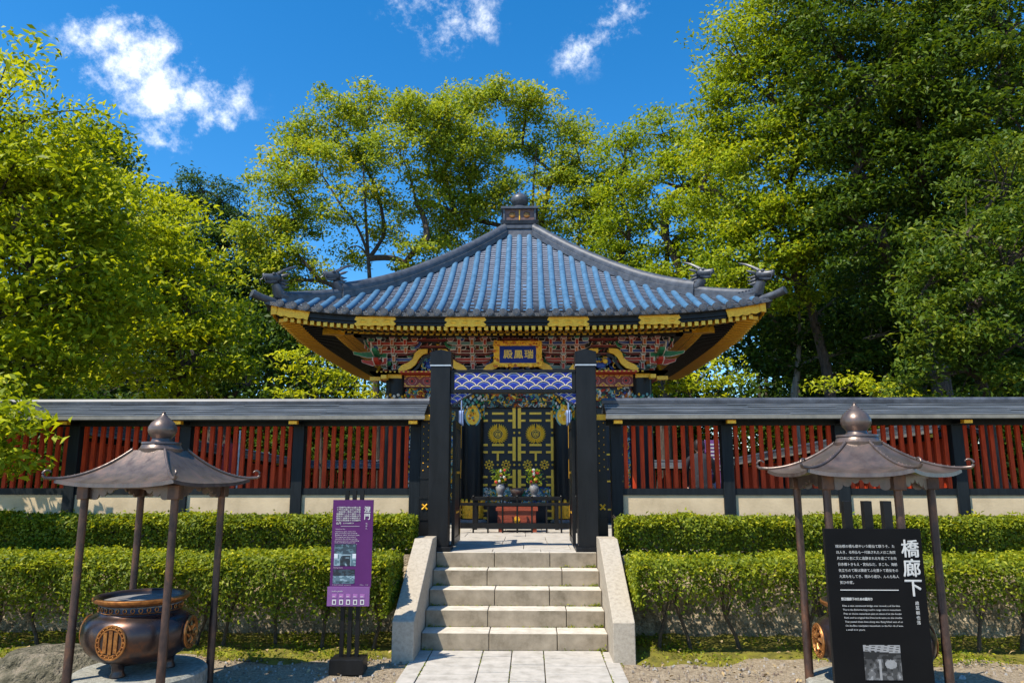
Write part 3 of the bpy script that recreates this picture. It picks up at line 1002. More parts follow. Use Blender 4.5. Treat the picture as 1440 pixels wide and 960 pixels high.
def ridge_mesh(k, d0, d1, w, h, n=18, zoff=0.0):
    b = MB()
    sx, sy = ((-1, -1), (1, -1), (1, 1), (-1, 1))[k]
    lat = Vector((-sy, sx, 0)).normalized()
    prof = [(-w, -.04), (-w, h * .30), (-w * .86, h * .33), (-w * .9, h * .6), (-w * .72, h * .9), (-w * .3, h * 1.06), (w * .3, h * 1.06), (w * .72, h * .9), (w * .9, h * .6), (w * .86, h * .33), (w, h * .30), (w, -.04)]
    vs, fs = [], []
    m = len(prof)
    for i in range(n + 1):
        d = d0 + (d1 - d0) * i / n
        c = hip_pt(k, d, zoff)
        for a, z in prof:
            vs.append(tuple(c + lat * a + Vector((0, 0, z))))
    for i in range(n):
        for q in range(m):
            fs.append((i * m + q, i * m + (q + 1) % m, (i + 1) * m + (q + 1) % m, (i + 1) * m + q))
    fs.append(tuple(range(m))); fs.append(tuple(range(n * m, n * m + m)))
    b.add(vs, fs)
    return b


def beast(k, d, h, sc, parent):
    """a dragon head rising from a ridge end and looking outwards"""
    sx, sy = ((-1, -1), (1, -1), (1, 1), (-1, 1))[k]
    o_ = hip_pt(k, d, 0)
    f = Vector((sx, sy, 0)).normalized(); l = Vector((-f.y, f.x, 0)); u = Vector((0, 0, 1))
    xf = lambda a, b_, c_: tuple(o_ + (f * a + l * b_ + u * c_) * sc)
    b = MB(xf)
    b.tube([(-.42, 0, h * .55), (-.2, 0, h * .62), (-.02, 0, h * .85), (.05, 0, .34), (.02, 0, .46)], [.10, .125, .13, .105, .09], 10)
    for r in range(6):                                  # scales on the neck
        for q in range(-2, 3):
            a = -.38 + r * .075
            b.ball((a, q * .05, h * .62 + .115 - abs(q) * .022), .032, 6, 0, (1.1, .9, .5))
    b.ball((.06, 0, .50), .115, 12, 0, (1.15, .9, .85))         # skull
    b.tube([(.08, 0, .50), (.20, 0, .475), (.31, 0, .475), (.355, 0, .47)], [.10, .078, .066, .035], 10)   # snout
    b.ball((.33, 0, .505), .042, 8)
    b.tube([(.06, 0, .43), (.18, 0, .385), (.285, 0, .375)], [.06, .042, .022], 8)    # lower jaw
    for sg in (-1, 1):
        b.ball((.14, sg * .075, .555), .036, 8, 0, (1.2, .8, .9))    # brow
        b.tube([(.05, sg * .06, .57), (-.06, sg * .08, .66), (-.20, sg * .09, .745), (-.38, sg * .085, .82)], [.034, .032, .025, .006], 6)   # horn
        b.tube([(-.02, sg * .09, .53), (-.10, sg * .14, .565), (-.17, sg * .16, .60)], [.035, .03, .004], 6)    # ear
        b.tube([(.30, sg * .05, .46), (.36, sg * .10, .42), (.34, sg * .13, .33)], [.012, .009, .003], 5)       # whisker
        for q in range(3):
            b.tube([(-.02, sg * .07, .46 - q * .07), (-.11, sg * .10, .44 - q * .07), (-.19, sg * .10, .47 - q * .07)], [.035, .026, .004], 6)   # mane
        for q in range(3):
            b.tube([(.17 + q * .05, sg * .045, .445), (.17 + q * .05, sg * .045, .405)], [.012, .003], 5)
    return b.build('dragon_ornament', roofridge, parent, smooth=45)


for k in range(4):
    rg = ridge_mesh(k, .36, 3.18, .135, .245).build('hip_ridge', roofridge, roof, smooth=40)
    ridge_mesh(k, 3.10, 3.98, .10, .155, 10).build('lower_hip_ridge', roofridge, roof, smooth=40)
    beast(k, 3.22, .26, .80, roof)
    beast(k, 4.0, .18, .80, roof)
    sx, sy = ((-1, -1), (1, -1), (1, 1), (-1, 1))[k]
    b = MB()
    z = roofz(EW, EW)
    b.tube([(AX + sx * d, YC + sy * d, z + q) for d, q in ((3.9, -.03), (4.08, .03), (4.2, .055), (4.32, .10))], [.06, .062, .062, .066], 12)
    b.build('corner_tile', roofridge, roof, smooth=40)

# finial
fi = MB()
def sqring(h0, h1, w0, w1, m=0):
    fi.hexa([(AX - w0, YC - w0, h0), (AX + w0, YC - w0, h0), (AX + w0, YC + w0, h0), (AX - w0, YC + w0, h0),
             (AX - w1, YC - w1, h1), (AX + w1, YC - w1, h1), (AX + w1, YC + w1, h1), (AX - w1, YC + w1, h1)], m)
FX = AX + .03
sqring(6.78, 7.08, .46, .40); sqring(7.08, 7.14, .43, .43); sqring(7.14, 7.20, .40, .36); sqring(7.20, 7.27, .38, .43)
sqring(7.27, 7.55, .33, .33, 1); sqring(7.55, 7.60, .41, .41); sqring(7.60, 7.63, .41, .30)
for sx in (-1, 1):
    for sy in (-1, 1):
        fi.box(AX + sx * .345 - .02, AX + sx * .345 + .02, YC + sy * .345 - .02, YC + sy * .345 + .02, 7.27, 7.549, 0)
fi.box(AX - .012, AX + .012, YC - .345, YC - .331, 7.30, 7.53, 2)
for sx in (-1, 1):
    fi.ball((AX + sx * .16, YC - .33, 7.42), .075, 10, 3, (1, .3, 1))
fi.lathe((AX, YC, 7.62), [(.28, 0), (.24, .05), (.14, .10), (.12, .125), (.135, .14), (.19, .20), (.205, .27), (.18, .34), (.11, .40), (.04, .435), (.015, .46), (.012, .53), (.003, .55)], 24, 0)
fi.build('finial', [roofridge, mat('finial_bronze', (.17, .10, .085), (.10, .06, .055), 20, .5, metal=.3), goldp, copper], roof, smooth=35)

rafter_tip = mat('gilt_rafter_tip', (1.0, 0.66, 0.06), (0.92, 0.54, 0.04), 40, 0.45, metal=.05)
# eaves: fascia, two rows of gold-tipped rafters, gold plates, soffit
for k in range(4):
    X = side(k)
    lf = lambda s, d: .0 + lift(s, min(d, EW))
    b = MB(X)
    nu = 60
    for (dA, dB, za, zb, mm) in ((4.08, 4.02, 4.285, 4.15, 0),):
        vs, fs = [], []
        for i in range(nu + 1):
            u = -1 + 2 * i / nu
            for (d, z) in ((4.06, 4.31), (4.06, 4.21), (4.02, 4.205), (4.02, 4.165), (3.9, 4.16)):
                vs.append((u * d, d, z + lf(u * d, d)))
        for i in range(nu):
            for q in range(4):
                b_ = i * 5 + q
                fs.append((b_, b_ + 5, b_ + 6, b_ + 1))
        b.add(vs, fs, 0)
    # soffit boards above the rafters
    vs, fs = [], []
    prof = [(4.06, 4.235), (3.2, 4.33), (3.19, 4.24), (2.3, 4.56)]
    for i in range(nu + 1):
        u = -1 + 2 * i / nu
        for d, z in prof: vs.append((u * d, d, z + lf(u * d, d)))
    for i in range(nu):
        for q in range(3):
            b_ = i * 4 + q
            fs.append((b_, b_ + 1, b_ + 5, b_ + 4))
    b.add(vs, fs, 0)
    ef = b.build('eave_board', black, hall, fix=False)
    b = MB(X)
    sp = .1115
    for i in range(-36, 36):
        s_ = (i + .5) * sp
        # flying rafter
        d_in = max(3.15, abs(s_) + .02)
        if abs(s_) < 3.92 and d_in < 3.9:
            for (da, db, mm, e) in ((3.70, 3.99, 1, .0), (d_in, 3.70, 0, -.002)):
                if db - da < .02: continue
                da = max(da, d_in)
                if db - da < .02: continue
                w = .025 + e
                za, zb = 4.10 + (3.99 - da) * .10 + lf(s_, da), 4.10 + (3.99 - db) * .10 + lf(s_, db)
                b.hexa([(s_ - w, db, zb - e), (s_ + w, db, zb - e), (s_ + w, da, za - e), (s_ - w, da, za - e),
                        (s_ - w, db, zb + .058), (s_ + w, db, zb + .058), (s_ + w, da, za + .058), (s_ - w, da, za + .058)], mm)
                if mm: b.box(s_ - .031, s_ + .031, db, db + .012, zb - .004, zb + .062, 2)
        d_in = max(2.25, abs(s_) + .02)
        if d_in < 3.15:
            for (da, db, mm, e) in ((3.02, 3.27, 1, .0), (d_in, 3.02, 0, -.002)):
                da = max(da, d_in)
                if db - da < .02: continue
                w = .026 + e
                za, zb = 4.15 + (3.27 - da) * .33 + lf(s_, da), 4.15 + (3.27 - db) * .33 + lf(s_, db)
                b.hexa([(s_ - w, db, zb - e), (s_ + w, db, zb - e), (s_ + w, da, za - e), (s_ - w, da, za - e),
                        (s_ - w, db, zb + .062), (s_ + w, db, zb + .062), (s_ + w, da, za + .062), (s_ - w, da, za + .062)], mm)
                if mm: b.box(s_ - .032, s_ + .032, db, db + .012, zb - .004, zb + .066, 2)
    b.build('rafter_row', [black, gold, rafter_tip], ef, fix=True)
    # purlin carried by the brackets, with a gold line
    b = MB(X)
    b.box(-2.95, 2.95, 2.82, 2.95, 4.20, 4.285, 0)
    b.box(-2.95, 2.95, 2.95, 2.962, 4.245, 4.272, 1)
    b.build('eave_purlin', [p_dark, gold], ef)
    # gold plates on the fascia
    for sc_ in (-2.33, -.84, .85, 2.34):
        b = MB(X)
        pl = []
        w, h = .345, .082
        top = [(-w, h * .4), (-w * .92, h), (-w * .5, h * .9), (-w * .2, h), (w * .2, h), (w * .5, h * .9), (w * .92, h), (w, h * .4)]
        bot = [(w * .86, 0), (w, -h * .5), (w * .9, -h), (w * .6, -h * .8), (w * .3, -h), (0, -h * .78), (-w * .3, -h), (-w * .6, -h * .8), (-w * .9, -h), (-w, -h * .5), (-w * .86, 0)]
        lz = lf(sc_, 4.07)
        b.prism([(sc_ + p_[0], 4.215 + lz + p_[1]) for p_ in top + bot], 4.064, 4.080)
        for q in (-.2, 0, .2):
            b.ball((sc_ + q, 4.08, 4.215 + lz), .03, 8, 0, (2.2, .3, .9))
        b.build('gold_plate', gold, ef)
    for sg in (-1, 1):
        b = MB(X)
        pl = []
        for i in range(9):
            s_ = sg * (3.42 + .64 * i / 8)
            pl.append((s_, 4.305 + lf(s_, 4.07)))
        for i in range(9):
            s_ = sg * (4.06 - .60 * i / 8)
            pl.append((s_, 4.150 + lf(s_, 4.07) + (.022 if i % 2 else 0)))
        b.prism(pl, 4.064, 4.082)
        b.build('corner_plate', gold, ef)
for k in range(4):                                       # hip rafters with gold sleeves
    sx, sy = ((-1, -1), (1, -1), (1, 1), (-1, 1))[k]
    f = Vector((sx, sy, 0)).normalized(); l = Vector((-f.y, f.x, 0))
    def hr(b, ra, rb_, za, zb, w, h, m):
        ca = Vector((AX, YC, 0)) + f * ra; cb = Vector((AX, YC, 0)) + f * rb_
        q = []
        for c, z in ((ca, za), (cb, zb)):
            q.append([c - l * w + Vector((0, 0, z)), c + l * w + Vector((0, 0, z)), c + l * w + Vector((0, 0, z + h)), c - l * w + Vector((0, 0, z + h))])
        b.hexa([tuple(q[0][0]), tuple(q[0][1]), tuple(q[1][1]), tuple(q[1][0]), tuple(q[0][3]), tuple(q[0][2]), tuple(q[1][2]), tuple(q[1][3])], m)
    r2 = math.sqrt(2)
    b = MB()
    hr(b, 3.1 * r2, 3.80 * r2, 4.27, 4.36, .075, .16, 0); hr(b, 3.80 * r2, 4.03 * r2, 4.345, 4.375, .085, .17, 1)
    hr(b, 2.3 * r2, 3.18 * r2, 4.36, 4.20, .07, .15, 0); hr(b, 3.12 * r2, 3.36 * r2, 4.185, 4.165, .085, .17, 1)
    b.build('hip_rafter', [black, gold], hall)

# body: platform, columns, walls, beams, carved friezes, brackets
b = MB(); b.box(AX - 2.95, AX + 2.95, YC - 2.95, YC + 2.95, TZ - .1, TZ + .045); b.build('platform', basestone, hall, bevel=.01)
FL = TZ + .045
b = MB(); b.box(AX - 2.16, AX + 2.16, YC - 2.16, YC + 2.16, FL, 3.70); b.box(AX - 2.4, AX + 2.4, YC - 2.4, YC + 2.4, 4.28, 4.5)
b.box(AX - 2.05, AX + 2.05, YC - 2.05, YC + 2.05, 3.70, 4.28)
b.build('wall', black, hall)
cols_done = set()
for k in range(4):
    X = side(k)
    for s_ in (-HW, -.83, .83, HW):
        p_ = X(s_, HW, 0); key = (round(p_[0], 2), round(p_[1], 2))
        if key in cols_done: continue
        cols_done.add(key)
        corner = abs(s_) > 2
        b = MB(); r = .19
        b.lathe((p_[0], p_[1], FL), [(.25, 0), (.26, .03), (.22, .07)], 20); 
        cb = b.build('column_base', vase_m, hall, smooth=40)
        b = MB(); b.lathe((p_[0], p_[1], FL), [(r, .07), (r, 2.75)], 24); col = b.build('column', black, hall, smooth=40)
        b = MB()
        b.lathe((p_[0], p_[1], FL), [(r + .004, .09), (r + .006, .36), (r + .004, .37)], 24, 0)
        for q in range(12):
            a = 2 * math.pi * q / 12
            b.ball((p_[0] + (r + .002) * math.cos(a), p_[1] + (r + .002) * math.sin(a), FL + .38), .035, 6, 0, (1, 1, 1.6))
            for h_ in (.15, .24, .32):
                b.ball((p_[0] + (r + .003) * math.cos(a + h_), p_[1] + (r + .003) * math.sin(a + h_), FL + h_), .02, 5, 1)
        b.build('gold_sleeve', [gold, goldp], col, smooth=40)
        b = MB()
        for ring in range(7):
            for q in range(16):
                a = 2 * math.pi * (q + .5 * (ring % 2)) / 16
                z_ = FL + 1.88 + ring * .065 + (.03 if q % 2 else 0)
                b.ball((p_[0] + (r - .004) * math.cos(a), p_[1] + (r - .004) * math.sin(a), z_), .030, 5, random.choice((0, 0, 1, 2, 1, 3)), (1, 1, 1.1))
        b.build('carved_capital', [gold, p_teal, p_white, p_green, p_blue], col)
        if not corner:
            b = MB()
            n_ = Vector((p_[0] - AX, p_[1] - YC, 0)); 
            d_ = Vector(X(0, 1, 0)) - Vector(X(0, 0, 0)); l_ = Vector(X(1, 0, 0)) - Vector(X(0, 0, 0))
            for rr, dd, mm in ((.15, .18, 1), (.125, .192, 0)):
                pl = []
                for a in np.linspace(0, 2 * math.pi, 21)[:-1]:
                    yy = math.sin(a); xx = math.cos(a) * (1 - .45 * max(0, yy))
                    c = Vector((p_[0], p_[1], FL + 1.93)) + l_ * xx * rr + Vector((0, 0, yy * rr * 1.45)) + d_ * dd
                    pl.append(c)
                n2 = len(pl)
                b.add([tuple(c) for c in pl] + [tuple(c - d_ * .05) for c in pl], [tuple(range(n2))] + [(i, i + n2, (i + 1) % n2 + n2, (i + 1) % n2) for i in range(n2)], mm)
            for q in range(9):
                c = Vector((p_[0], p_[1], FL + 1.93)) + d_ * .195 + l_ * random.uniform(-.06, .06) + Vector((0, 0, random.uniform(-.12, .14)))
                b.ball(tuple(c), .022, 6, random.choice((0, 0, 2)))
            b.build('drop_ornament', [gold, p_teal, p_orange], col, fix=True)


def carving(b, s0, s1, d, z0, z1, n_, palette, size=.05):
    """carved and painted relief: leaves, petals and curling stems over a dark ground"""
    for q in range(n_):
        s_ = random.uniform(s0, s1); z = random.uniform(z0, z1)
        m = random.choice(palette)
        if random.random() < .55:
            a = random.uniform(0, 6.28); L = size * random.uniform(.7, 1.6); wd = L * random.uniform(.22, .45)
            c, sn = math.cos(a), math.sin(a)
            pts = []
            for tt, ww in ((-1, 0), (-.4, .9), (.3, 1), (1, 0), (.3, -.8), (-.4, -1)):
                x_, y_ = tt * L, ww * wd + .25 * L * tt * tt
                xx, zz = s_ + x_ * c - y_ * sn, z + x_ * sn + y_ * c
                pts.append((min(max(xx, s0), s1), min(max(zz, z0), z1)))
            h = random.uniform(.012, .045)
            cen = (sum(p_[0] for p_ in pts) / 6, d + h, sum(p_[1] for p_ in pts) / 6)
            b.add([(p_[0], d, p_[1]) for p_ in pts] + [cen], [(i, (i + 1) % 6, 6) for i in range(6)], m)
        elif random.random() < .6:
            a0 = random.uniform(0, 6.28); rr = size * random.uniform(.5, 1.2)
            pts = []
            for t_ in np.linspace(0, 4.5, 7):
                r_ = rr * (1 - t_ / 7)
                pts.append((min(max(s_ + r_ * math.cos(a0 + t_), s0), s1), d + .02, min(max(z + r_ * math.sin(a0 + t_), z0), z1)))
            b.tube(pts, [size * .16] * 5 + [size * .12, size * .05], 5, m)
        else:
            b.ball((s_, d + .01, z), size * random.uniform(.25, .5), 6, m)


gilt = mat('bright_gilding', (1.0, 0.62, 0.045), (0.85, 0.45, 0.025), 30, 0.42, metal=.08, spec=.5)
PAL = [gilt, p_teal, p_white, p_red, p_blue, p_green, p_dark, p_orange, p_pink, p_maroon]


def block(b, s_, d, z, w, h, dep, m, shape='masu'):
    """a painted bracket block with a pale outline"""
    if shape == 'masu':
        o1 = [(-w, h), (w, h), (w, h * .45), (w * .68, 0), (-w * .68, 0), (-w, h * .45)]
    elif shape == 'arm':
        o1 = [(-w, h), (w, h), (w, h * .55), (w * .82, h * .18), (w * .6, 0), (-w * .6, 0), (-w * .82, h * .18), (-w, h * .55)]
    elif shape == 'bowl':
        o1 = [(-w, h), (w, h), (w * .9, h * .5), (w * .5, 0), (-w * .5, 0), (-w * .9, h * .5)]
    else:
        o1 = [(-w, h), (w, h), (w, 0), (-w, 0)]
    b.prism([(s_ + x * .985, z + h / 2 + (y - h / 2) * .985) for x, y in o1], d - dep, d - .016, m)
    b.prism([(s_ + x, z + y) for x, y in o1], d - .017, d, 2)
    e = .0075
    cz = h / 2
    i1 = [(x * (1 - e / w * 1.15), cz + (y - cz) * (1 - 2 * e / h * 1.1)) for x, y in o1]
    b.prism([(s_ + x, z + y) for x, y in i1], d - .002, d + .004, m)


def bracket_set(b, sc_, dmax, wide=1.0):
    cols4 = [3, 5, 6, 4, 1, 7, 6, 3, 5]
    for tier in range(5):
        z = 3.60 + tier * .132
        d = HW + .06 + tier * .105
        n_ = (1, 3, 3, 5, 5)[tier]
        hw = (.13, .27, .33, .42, .46)[tier] * wide
        if n_ > 1:
            block(b, sc_, d - .015, z - .058, hw, .062, .07, random.choice((3, 5, 1, 4, 6, 9)), 'arm')
        for i in range(n_):
            s_ = sc_ + (hw * .86 * (2 * i / (n_ - 1) - 1) if n_ > 1 else 0)
            w = .062 if n_ > 1 else .14
            block(b, s_, d, z + .005, w, .068, .10, random.choice((5, 6, 1, 3, 4, 5, 6, 8, 7)), random.choice(('masu', 'masu', 'bowl')))
        if tier > 0:                                   # forward arm ends
            for q in ((0,) if tier < 3 else (-1, 0, 1)):
                block(b, sc_ + q * .235 * wide, d + .085, z - .075, .030, .105, .10, 3 if (tier + q) % 2 else 7, 'sq')
                block(b, sc_ + q * .235 * wide, d + .10, z + .035, .05, .05, .08, random.choice((5, 1, 8)), 'masu')
    # curling side wings
    for sg in (-1, 1):
        for q in range(3):
            s_ = sc_ + sg * (.30 + .07 * q) * wide
            zz = 3.80 + q * .14
            d = HW + .20 + q * .1
            pts = [(s_ - sg * .05, d, zz - .05), (s_ + sg * .02, d, zz - .02), (s_ + sg * .055, d, zz + .04), (s_ + sg * .02, d, zz + .075), (s_ - sg * .02, d, zz + .05)]
            b.tube(pts, [.026, .028, .024, .018, .010], 6, 2)
            b.tube([(p_[0], p_[1] + .014, p_[2]) for p_ in pts], [.022, .025, .021, .015, .008], 6, random.choice((3, 5, 4, 6)))


def frogleg(b, sc_, d, z, w, h):
    """a gilded frog-leg strut"""
    for sg in (-1, 1):
        outer = [(.16, 1), (.42, .98), (.55, .80), (.60, .55), (.74, .38), (.95, .24), (1.05, .06), (1.0, -.02), (.80, .02), (.66, .10), (.52, .28), (.42, .56), (.30, .74), (.16, .80)]
        pl = [(sc_ + sg * x * w, z + y * h) for x, y in outer]
        b.prism(pl, d, d + .055, 0)
        inner = [(sc_ + sg * x * w * .9, z + y * h * .96) for x, y in ((.10, .80), (.28, .74), (.40, .54), (.52, .25), (.62, .08), (.70, .0), (.58, .0), (.46, .14), (.36, .42), (.26, .60), (.10, .66))]
        b.prism(inner, d - .002, d + .035, 6)


for k in range(4):
    X = side(k)
    # tie beam with its painted diamonds
    b = MB(X)
    b.box(-HW - .12, HW + .12, HW - .10, HW + .09, 3.345, 3.575, 9)
    tb_ = b.build('tie_beam', PAL, hall, fix=True)
    def pat(u, v):
        w = u * 2 * (HW + .26) / .30
        f_ = (w % 1.0) - .5
        q = abs(f_) * 2 + abs(v - .5) * 1.7
        c = math.hypot(f_ * 1.25, (v - .5) * .95)
        if v < .07 or v > .93: return 0 if (w * 3) % 1 > .3 else 7
        if .30 < c < .36: return 8
        if .13 < c < .22: return 3
        if c <= .13: return 6
        if q > 1.5: return 3 if (int(w * 6) + int(v * 6)) % 2 else 8
        if 1.28 < q < 1.4: return 0
        return 9
    b = MB(X); b.grid(-HW - .115, HW + .115, 3.36, 3.56, HW + .093, 300 if k == 0 else 60, 16 if k == 0 else 6, pat)
    b.build('beam_painting', PAL, tb_, fix=False)
    b = MB(X); b.box(-HW - .42, HW + .42, HW - .12, HW + .42, 3.575, 3.605, 3); 
    for i in range(60): b.box(-HW - .3 + i * .0815, -HW - .265 + i * .0815, HW + .418, HW + .426, 3.579, 3.601, 0)
    b.build('plate_beam', PAL, hall)
    # frieze under the beam
    b = MB(X)
    b.box(-HW, HW, HW - .06, HW + .03, 2.97, 3.344, 6)
    carving(b, -HW, HW, HW + .03, 3.09, 3.335, 520 if k == 0 else 200, (0, 0, 0, 1, 1, 2, 3, 4, 5, 7, 7, 9, 6, 1), .062)
    carving(b, -HW, HW, HW + .04, 2.975, 3.10, 260 if k == 0 else 60, (0, 0, 1, 1, 2, 3, 5, 7, 9, 6), .045)
    b.build('carved_frieze', PAL, hall, fix=False)
    # painted wall between the brackets
    b = MB(X)
    b.hexa([(-HW - .05, HW + .02, 3.606), (HW + .05, HW + .02, 3.606), (HW + .05, HW - .1, 3.606), (-HW - .05, HW - .1, 3.606),
            (-2.8, 2.72, 4.24), (2.8, 2.72, 4.24), (2.6, HW - .1, 4.24), (-2.6, HW - .1, 4.24)], 6)
    sl = lambda z: HW + .03 + (z - 3.606) / .634 * .42
    for z_ in (3.80, 3.93, 4.06, 4.17):
        d_ = sl(z_)
        b.box(-2.45 - (z_ - 3.6) * .5, 2.45 + (z_ - 3.6) * .5, d_ - .03, d_ + .03, z_ - .022, z_ + .022, random.choice((3, 7, 9)))
        b.box(-2.45 - (z_ - 3.6) * .5, 2.45 + (z_ - 3.6) * .5, d_ + .028, d_ + .034, z_ + .012, z_ + .022, 8)
        carving(b, -2.5, 2.5, d_ + .035, z_ + .022, z_ + .10, 190 if k == 0 else 40, (2, 2, 8, 9, 0, 3, 8, 5), .035)
    b.build('bracket_wall', PAL, hall, fix=False)
    for s_ in (-HW, -.83, .83, HW):
        b = MB(X); bracket_set(b, s_, 0, 1.0); b.build('bracket_set', PAL[:2] + [white_l] + PAL[3:], hall, fix=True)
    for s_ in (-1.555, 0, 1.555):
        b = MB(X); frogleg(b, s_, HW + .36, 3.61, .60, .40)
        carving(b, s_ - .22, s_ + .22, HW + .34, 3.62, 3.86, 40, (0, 1, 2, 4, 4, 1), .06)
        b.ball((s_ + .03, HW + .36, 3.78), .05, 8, 0); b.ball((s_ - .05, HW + .36, 3.70), .07, 8, 4, (1.4, .6, .8))
        b.build('frog_leg_strut', PAL, hall)
    for sg in (-1, 1):                                   # carved beam ends sticking out at the corners
        b = MB(X)
        for z_, L, m, dz in ((3.86, .62, 5, -.02), (3.74, .46, 3, -.05)):
            s0_ = sg * (HW + .12)
            pl = [(s0_, z_), (s0_ + sg * L * .6, z_ + .02 + dz), (s0_ + sg * L, z_ + .085 + dz), (s0_ + sg * (L + .02), z_ + .14 + dz), (s0_ + sg * L * .8, z_ + .12 + dz), (s0_, z_ + .125)]
            b.prism(pl, HW + .325, HW + .34, 2)
            cx, cz = sum(p_[0] for p_ in pl) / 6, sum(p_[1] for p_ in pl) / 6
            b.prism([(cx + (x - cx) * .97, cz + (y - cz) * .88) for x, y in pl], HW + .24, HW + .345, m)
        b.build('beam_nose', PAL[:2] + [white_l] + PAL[3:], hall)
        b = MB(X)
        b.box(sg * (HW + .0) - .13, sg * (HW + .0) + .13, HW + .16, HW + .21, 3.50, 3.60, 0)
        b.box(sg * (HW + .36) - .10, sg * (HW + .36) + .10, HW + .10, HW + .2, 3.46, 3.53, 0)
        b.build('gold_cap', PAL, hall)
    # panels of the outer bays
    for sg in (-1, 1):
        b = MB(X)
        a_, c_ = sorted((sg * 1.10, sg * 2.05))
        b.box(a_, c_, HW - .13, HW - .03, FL, 2.97, 6)
        pan_ = b.build('bay_panel', PAL, hall)
        b = MB(X)
        for s_ in (sg * 1.98, sg * 1.22):
            carving(b, s_ - .06, s_ + .06, HW - .03, 1.25, 2.9, 110 if k == 0 else 30, (0, 0, 1, 4, 2, 1), .05)
        b.build('carved_strip', PAL, pan_, fix=False)
        b = MB(X)
        for z_ in (1.12, 1.62, 2.1):
            b.box(a_ + .15, c_ - .15, HW - .028, HW - .020, z_, z_ + .03, 0)
        for i in range(6):
            b.ball((a_ + .2 + i * .11, HW - .025, 1.85), .016, 6, 0)
        b.build('gold_fitting', PAL, pan_)

# doors of the hall
ds = lambda X_: (X_ - 420) / 4.8 * .01336 - .0 + (-.03)
dz_ = lambda Y_: FL + .02 + (885 - Y_) * .00262
dq = HW - .05
DX = lambda s, d, z: (AX + s, YC - d, z)
for sg in (-1, 1):
    fx = lambda X_: (X_ - 420) * sg if False else (420 + sg * (420 - X_))
    b = MB(DX)
    a_, c_ = sorted((ds(fx(168)), ds(fx(419.2))))
    b.box(a_, c_, dq - .05, dq, FL + .01, 3.02, 6)
    for y0, y1 in ((130, 200), (350, 425), (570, 645), (800, 870)):      # raised rails
        b.box(a_ + .02, c_ - .02, dq, dq + .012, dz_(y1), dz_(y0), 6)
    leaf_ = b.build('hall_door', PAL, hall)
    b = MB(DX)
    def bar(x0, x1, y0, y1, h=.022):
        p0, p1 = sorted((ds(fx(x0)), ds(fx(x1))))
        b.box(p0, p1, dq + .012, dq + .012 + h, dz_(max(y0, y1)), dz_(min(y0, y1)), 0)
    for x0, x1 in ((174, 195), (392, 413)):
        for y0, y1 in ((100 if x0 > 300 else 120, 245), (305, 470), (530, 700)): bar(x0, x1, y0, y1)
    bar(176, 194, 700, 880)
    for y in (140, 190, 360, 410, 580, 635, 810, 860):
        bar(194, 228, y - 7.5, y + 7.5)
        if y < 700: bar(362, 394, y - 7.5, y + 7.5)
    for y in (140, 190, 360, 410): bar(256, 336, y - 7.5, y + 7.5)
    bar(288, 302, 416, 470)
    bar(288, 302, 530, 700); bar(256, 336, 574, 586); bar(256, 336, 629, 641)
    for x in (185, 403, 294):
        for y in ((275, 497) if x != 294 else (497,)):
            b.ball((ds(fx(x)), dq + .014, dz_(y)), .021, 8, 0, (1, .6, 1))
    b.build('gold_strap', PAL, leaf_)
    # wreath crest
    b = MB(DX)
    cx, cz = ds(fx(295)), dz_(283)
    for sd in (-1, 1):
        for q in range(13):
            a = R(-80 + q * 13.2)
            for rr, L in ((.152, .060), (.118, .040)):
                px0, pz0 = cx + sd * rr * math.cos(a), cz + rr * math.sin(a)
                da = a + R(28)
                b.tube([(px0 - sd * L * .6 * math.cos(da), dq + .014, pz0 - L * .6 * math.sin(da)), (px0, dq + .026, pz0), (px0 + sd * L * .7 * math.cos(da), dq + .014, pz0 + L * .7 * math.sin(da))], [.006, .017, .003], 6, 0)
    b.prism([(cx + .098 * math.cos(a), cz + .098 * math.sin(a)) for a in np.linspace(0, 6.283, 25)[:-1]], dq + .011, dq + .020, 6)
    for rr, tk in ((.092, .008), (.058, .007)):
        ring = [(cx + rr * math.cos(a), dq + .022, cz + rr * math.sin(a)) for a in np.linspace(0, 6.283, 25)]
        b.tube(ring, tk, 6, 0)
    for sd in (-1, 1):
        b.ball((cx + sd * .026, dq + .022, cz - .005), .023, 8, 0, (.7, .5, 1.4))
        b.tube([(cx + sd * .02, dq + .02, cz + .075), (cx + sd * .05, dq + .022, cz + .066), (cx + sd * .068, dq + .02, cz + .04)], .007, 6, 0)
    b.tube([(cx, dq + .022, cz - .05), (cx, dq + .022, cz + .04)], .007, 6, 0)
    b.build('wreath_crest', PAL, leaf_)
    for x in (238, 349):
        b = MB(DX)
        cx, cz = ds(fx(x)), dz_(497)
        for q in range(8):
            a = q * math.pi / 4
            b.ball((cx + .070 * math.cos(a), dq + .012, cz + .070 * math.sin(a)), .021, 8, 0, (1, .6, 1))
        ring = [(cx + .034 * math.cos(a), dq + .016, cz + .034 * math.sin(a)) for a in np.linspace(0, 6.283, 15)]
        b.tube(ring, .011, 6, 0)
        b.build('star_crest', PAL, leaf_)
    b = MB(DX)
    a_, c_ = sorted((ds(fx(200)), ds(fx(388))))
    b.box(a_, c_, dq + .001, dq + .006, dz_(770), dz_(655), 6)
    carving(b, a_, c_, dq + .006, dz_(770), dz_(655), 120, (0, 1, 1, 2, 2, 5, 4), .05)
    b.build('carved_panel', PAL, leaf_, fix=False)
b = MB(DX)
b.box(-.80, .74, HW - .16, HW + .02, 3.021, 3.06, 6); b.box(-.82, -.72, HW - .16, HW - .02, FL, 3.02, 6); b.box(.66, .76, HW - .16, HW - .02, FL, 3.02, 6)
b.build('door_frame', PAL, hall)

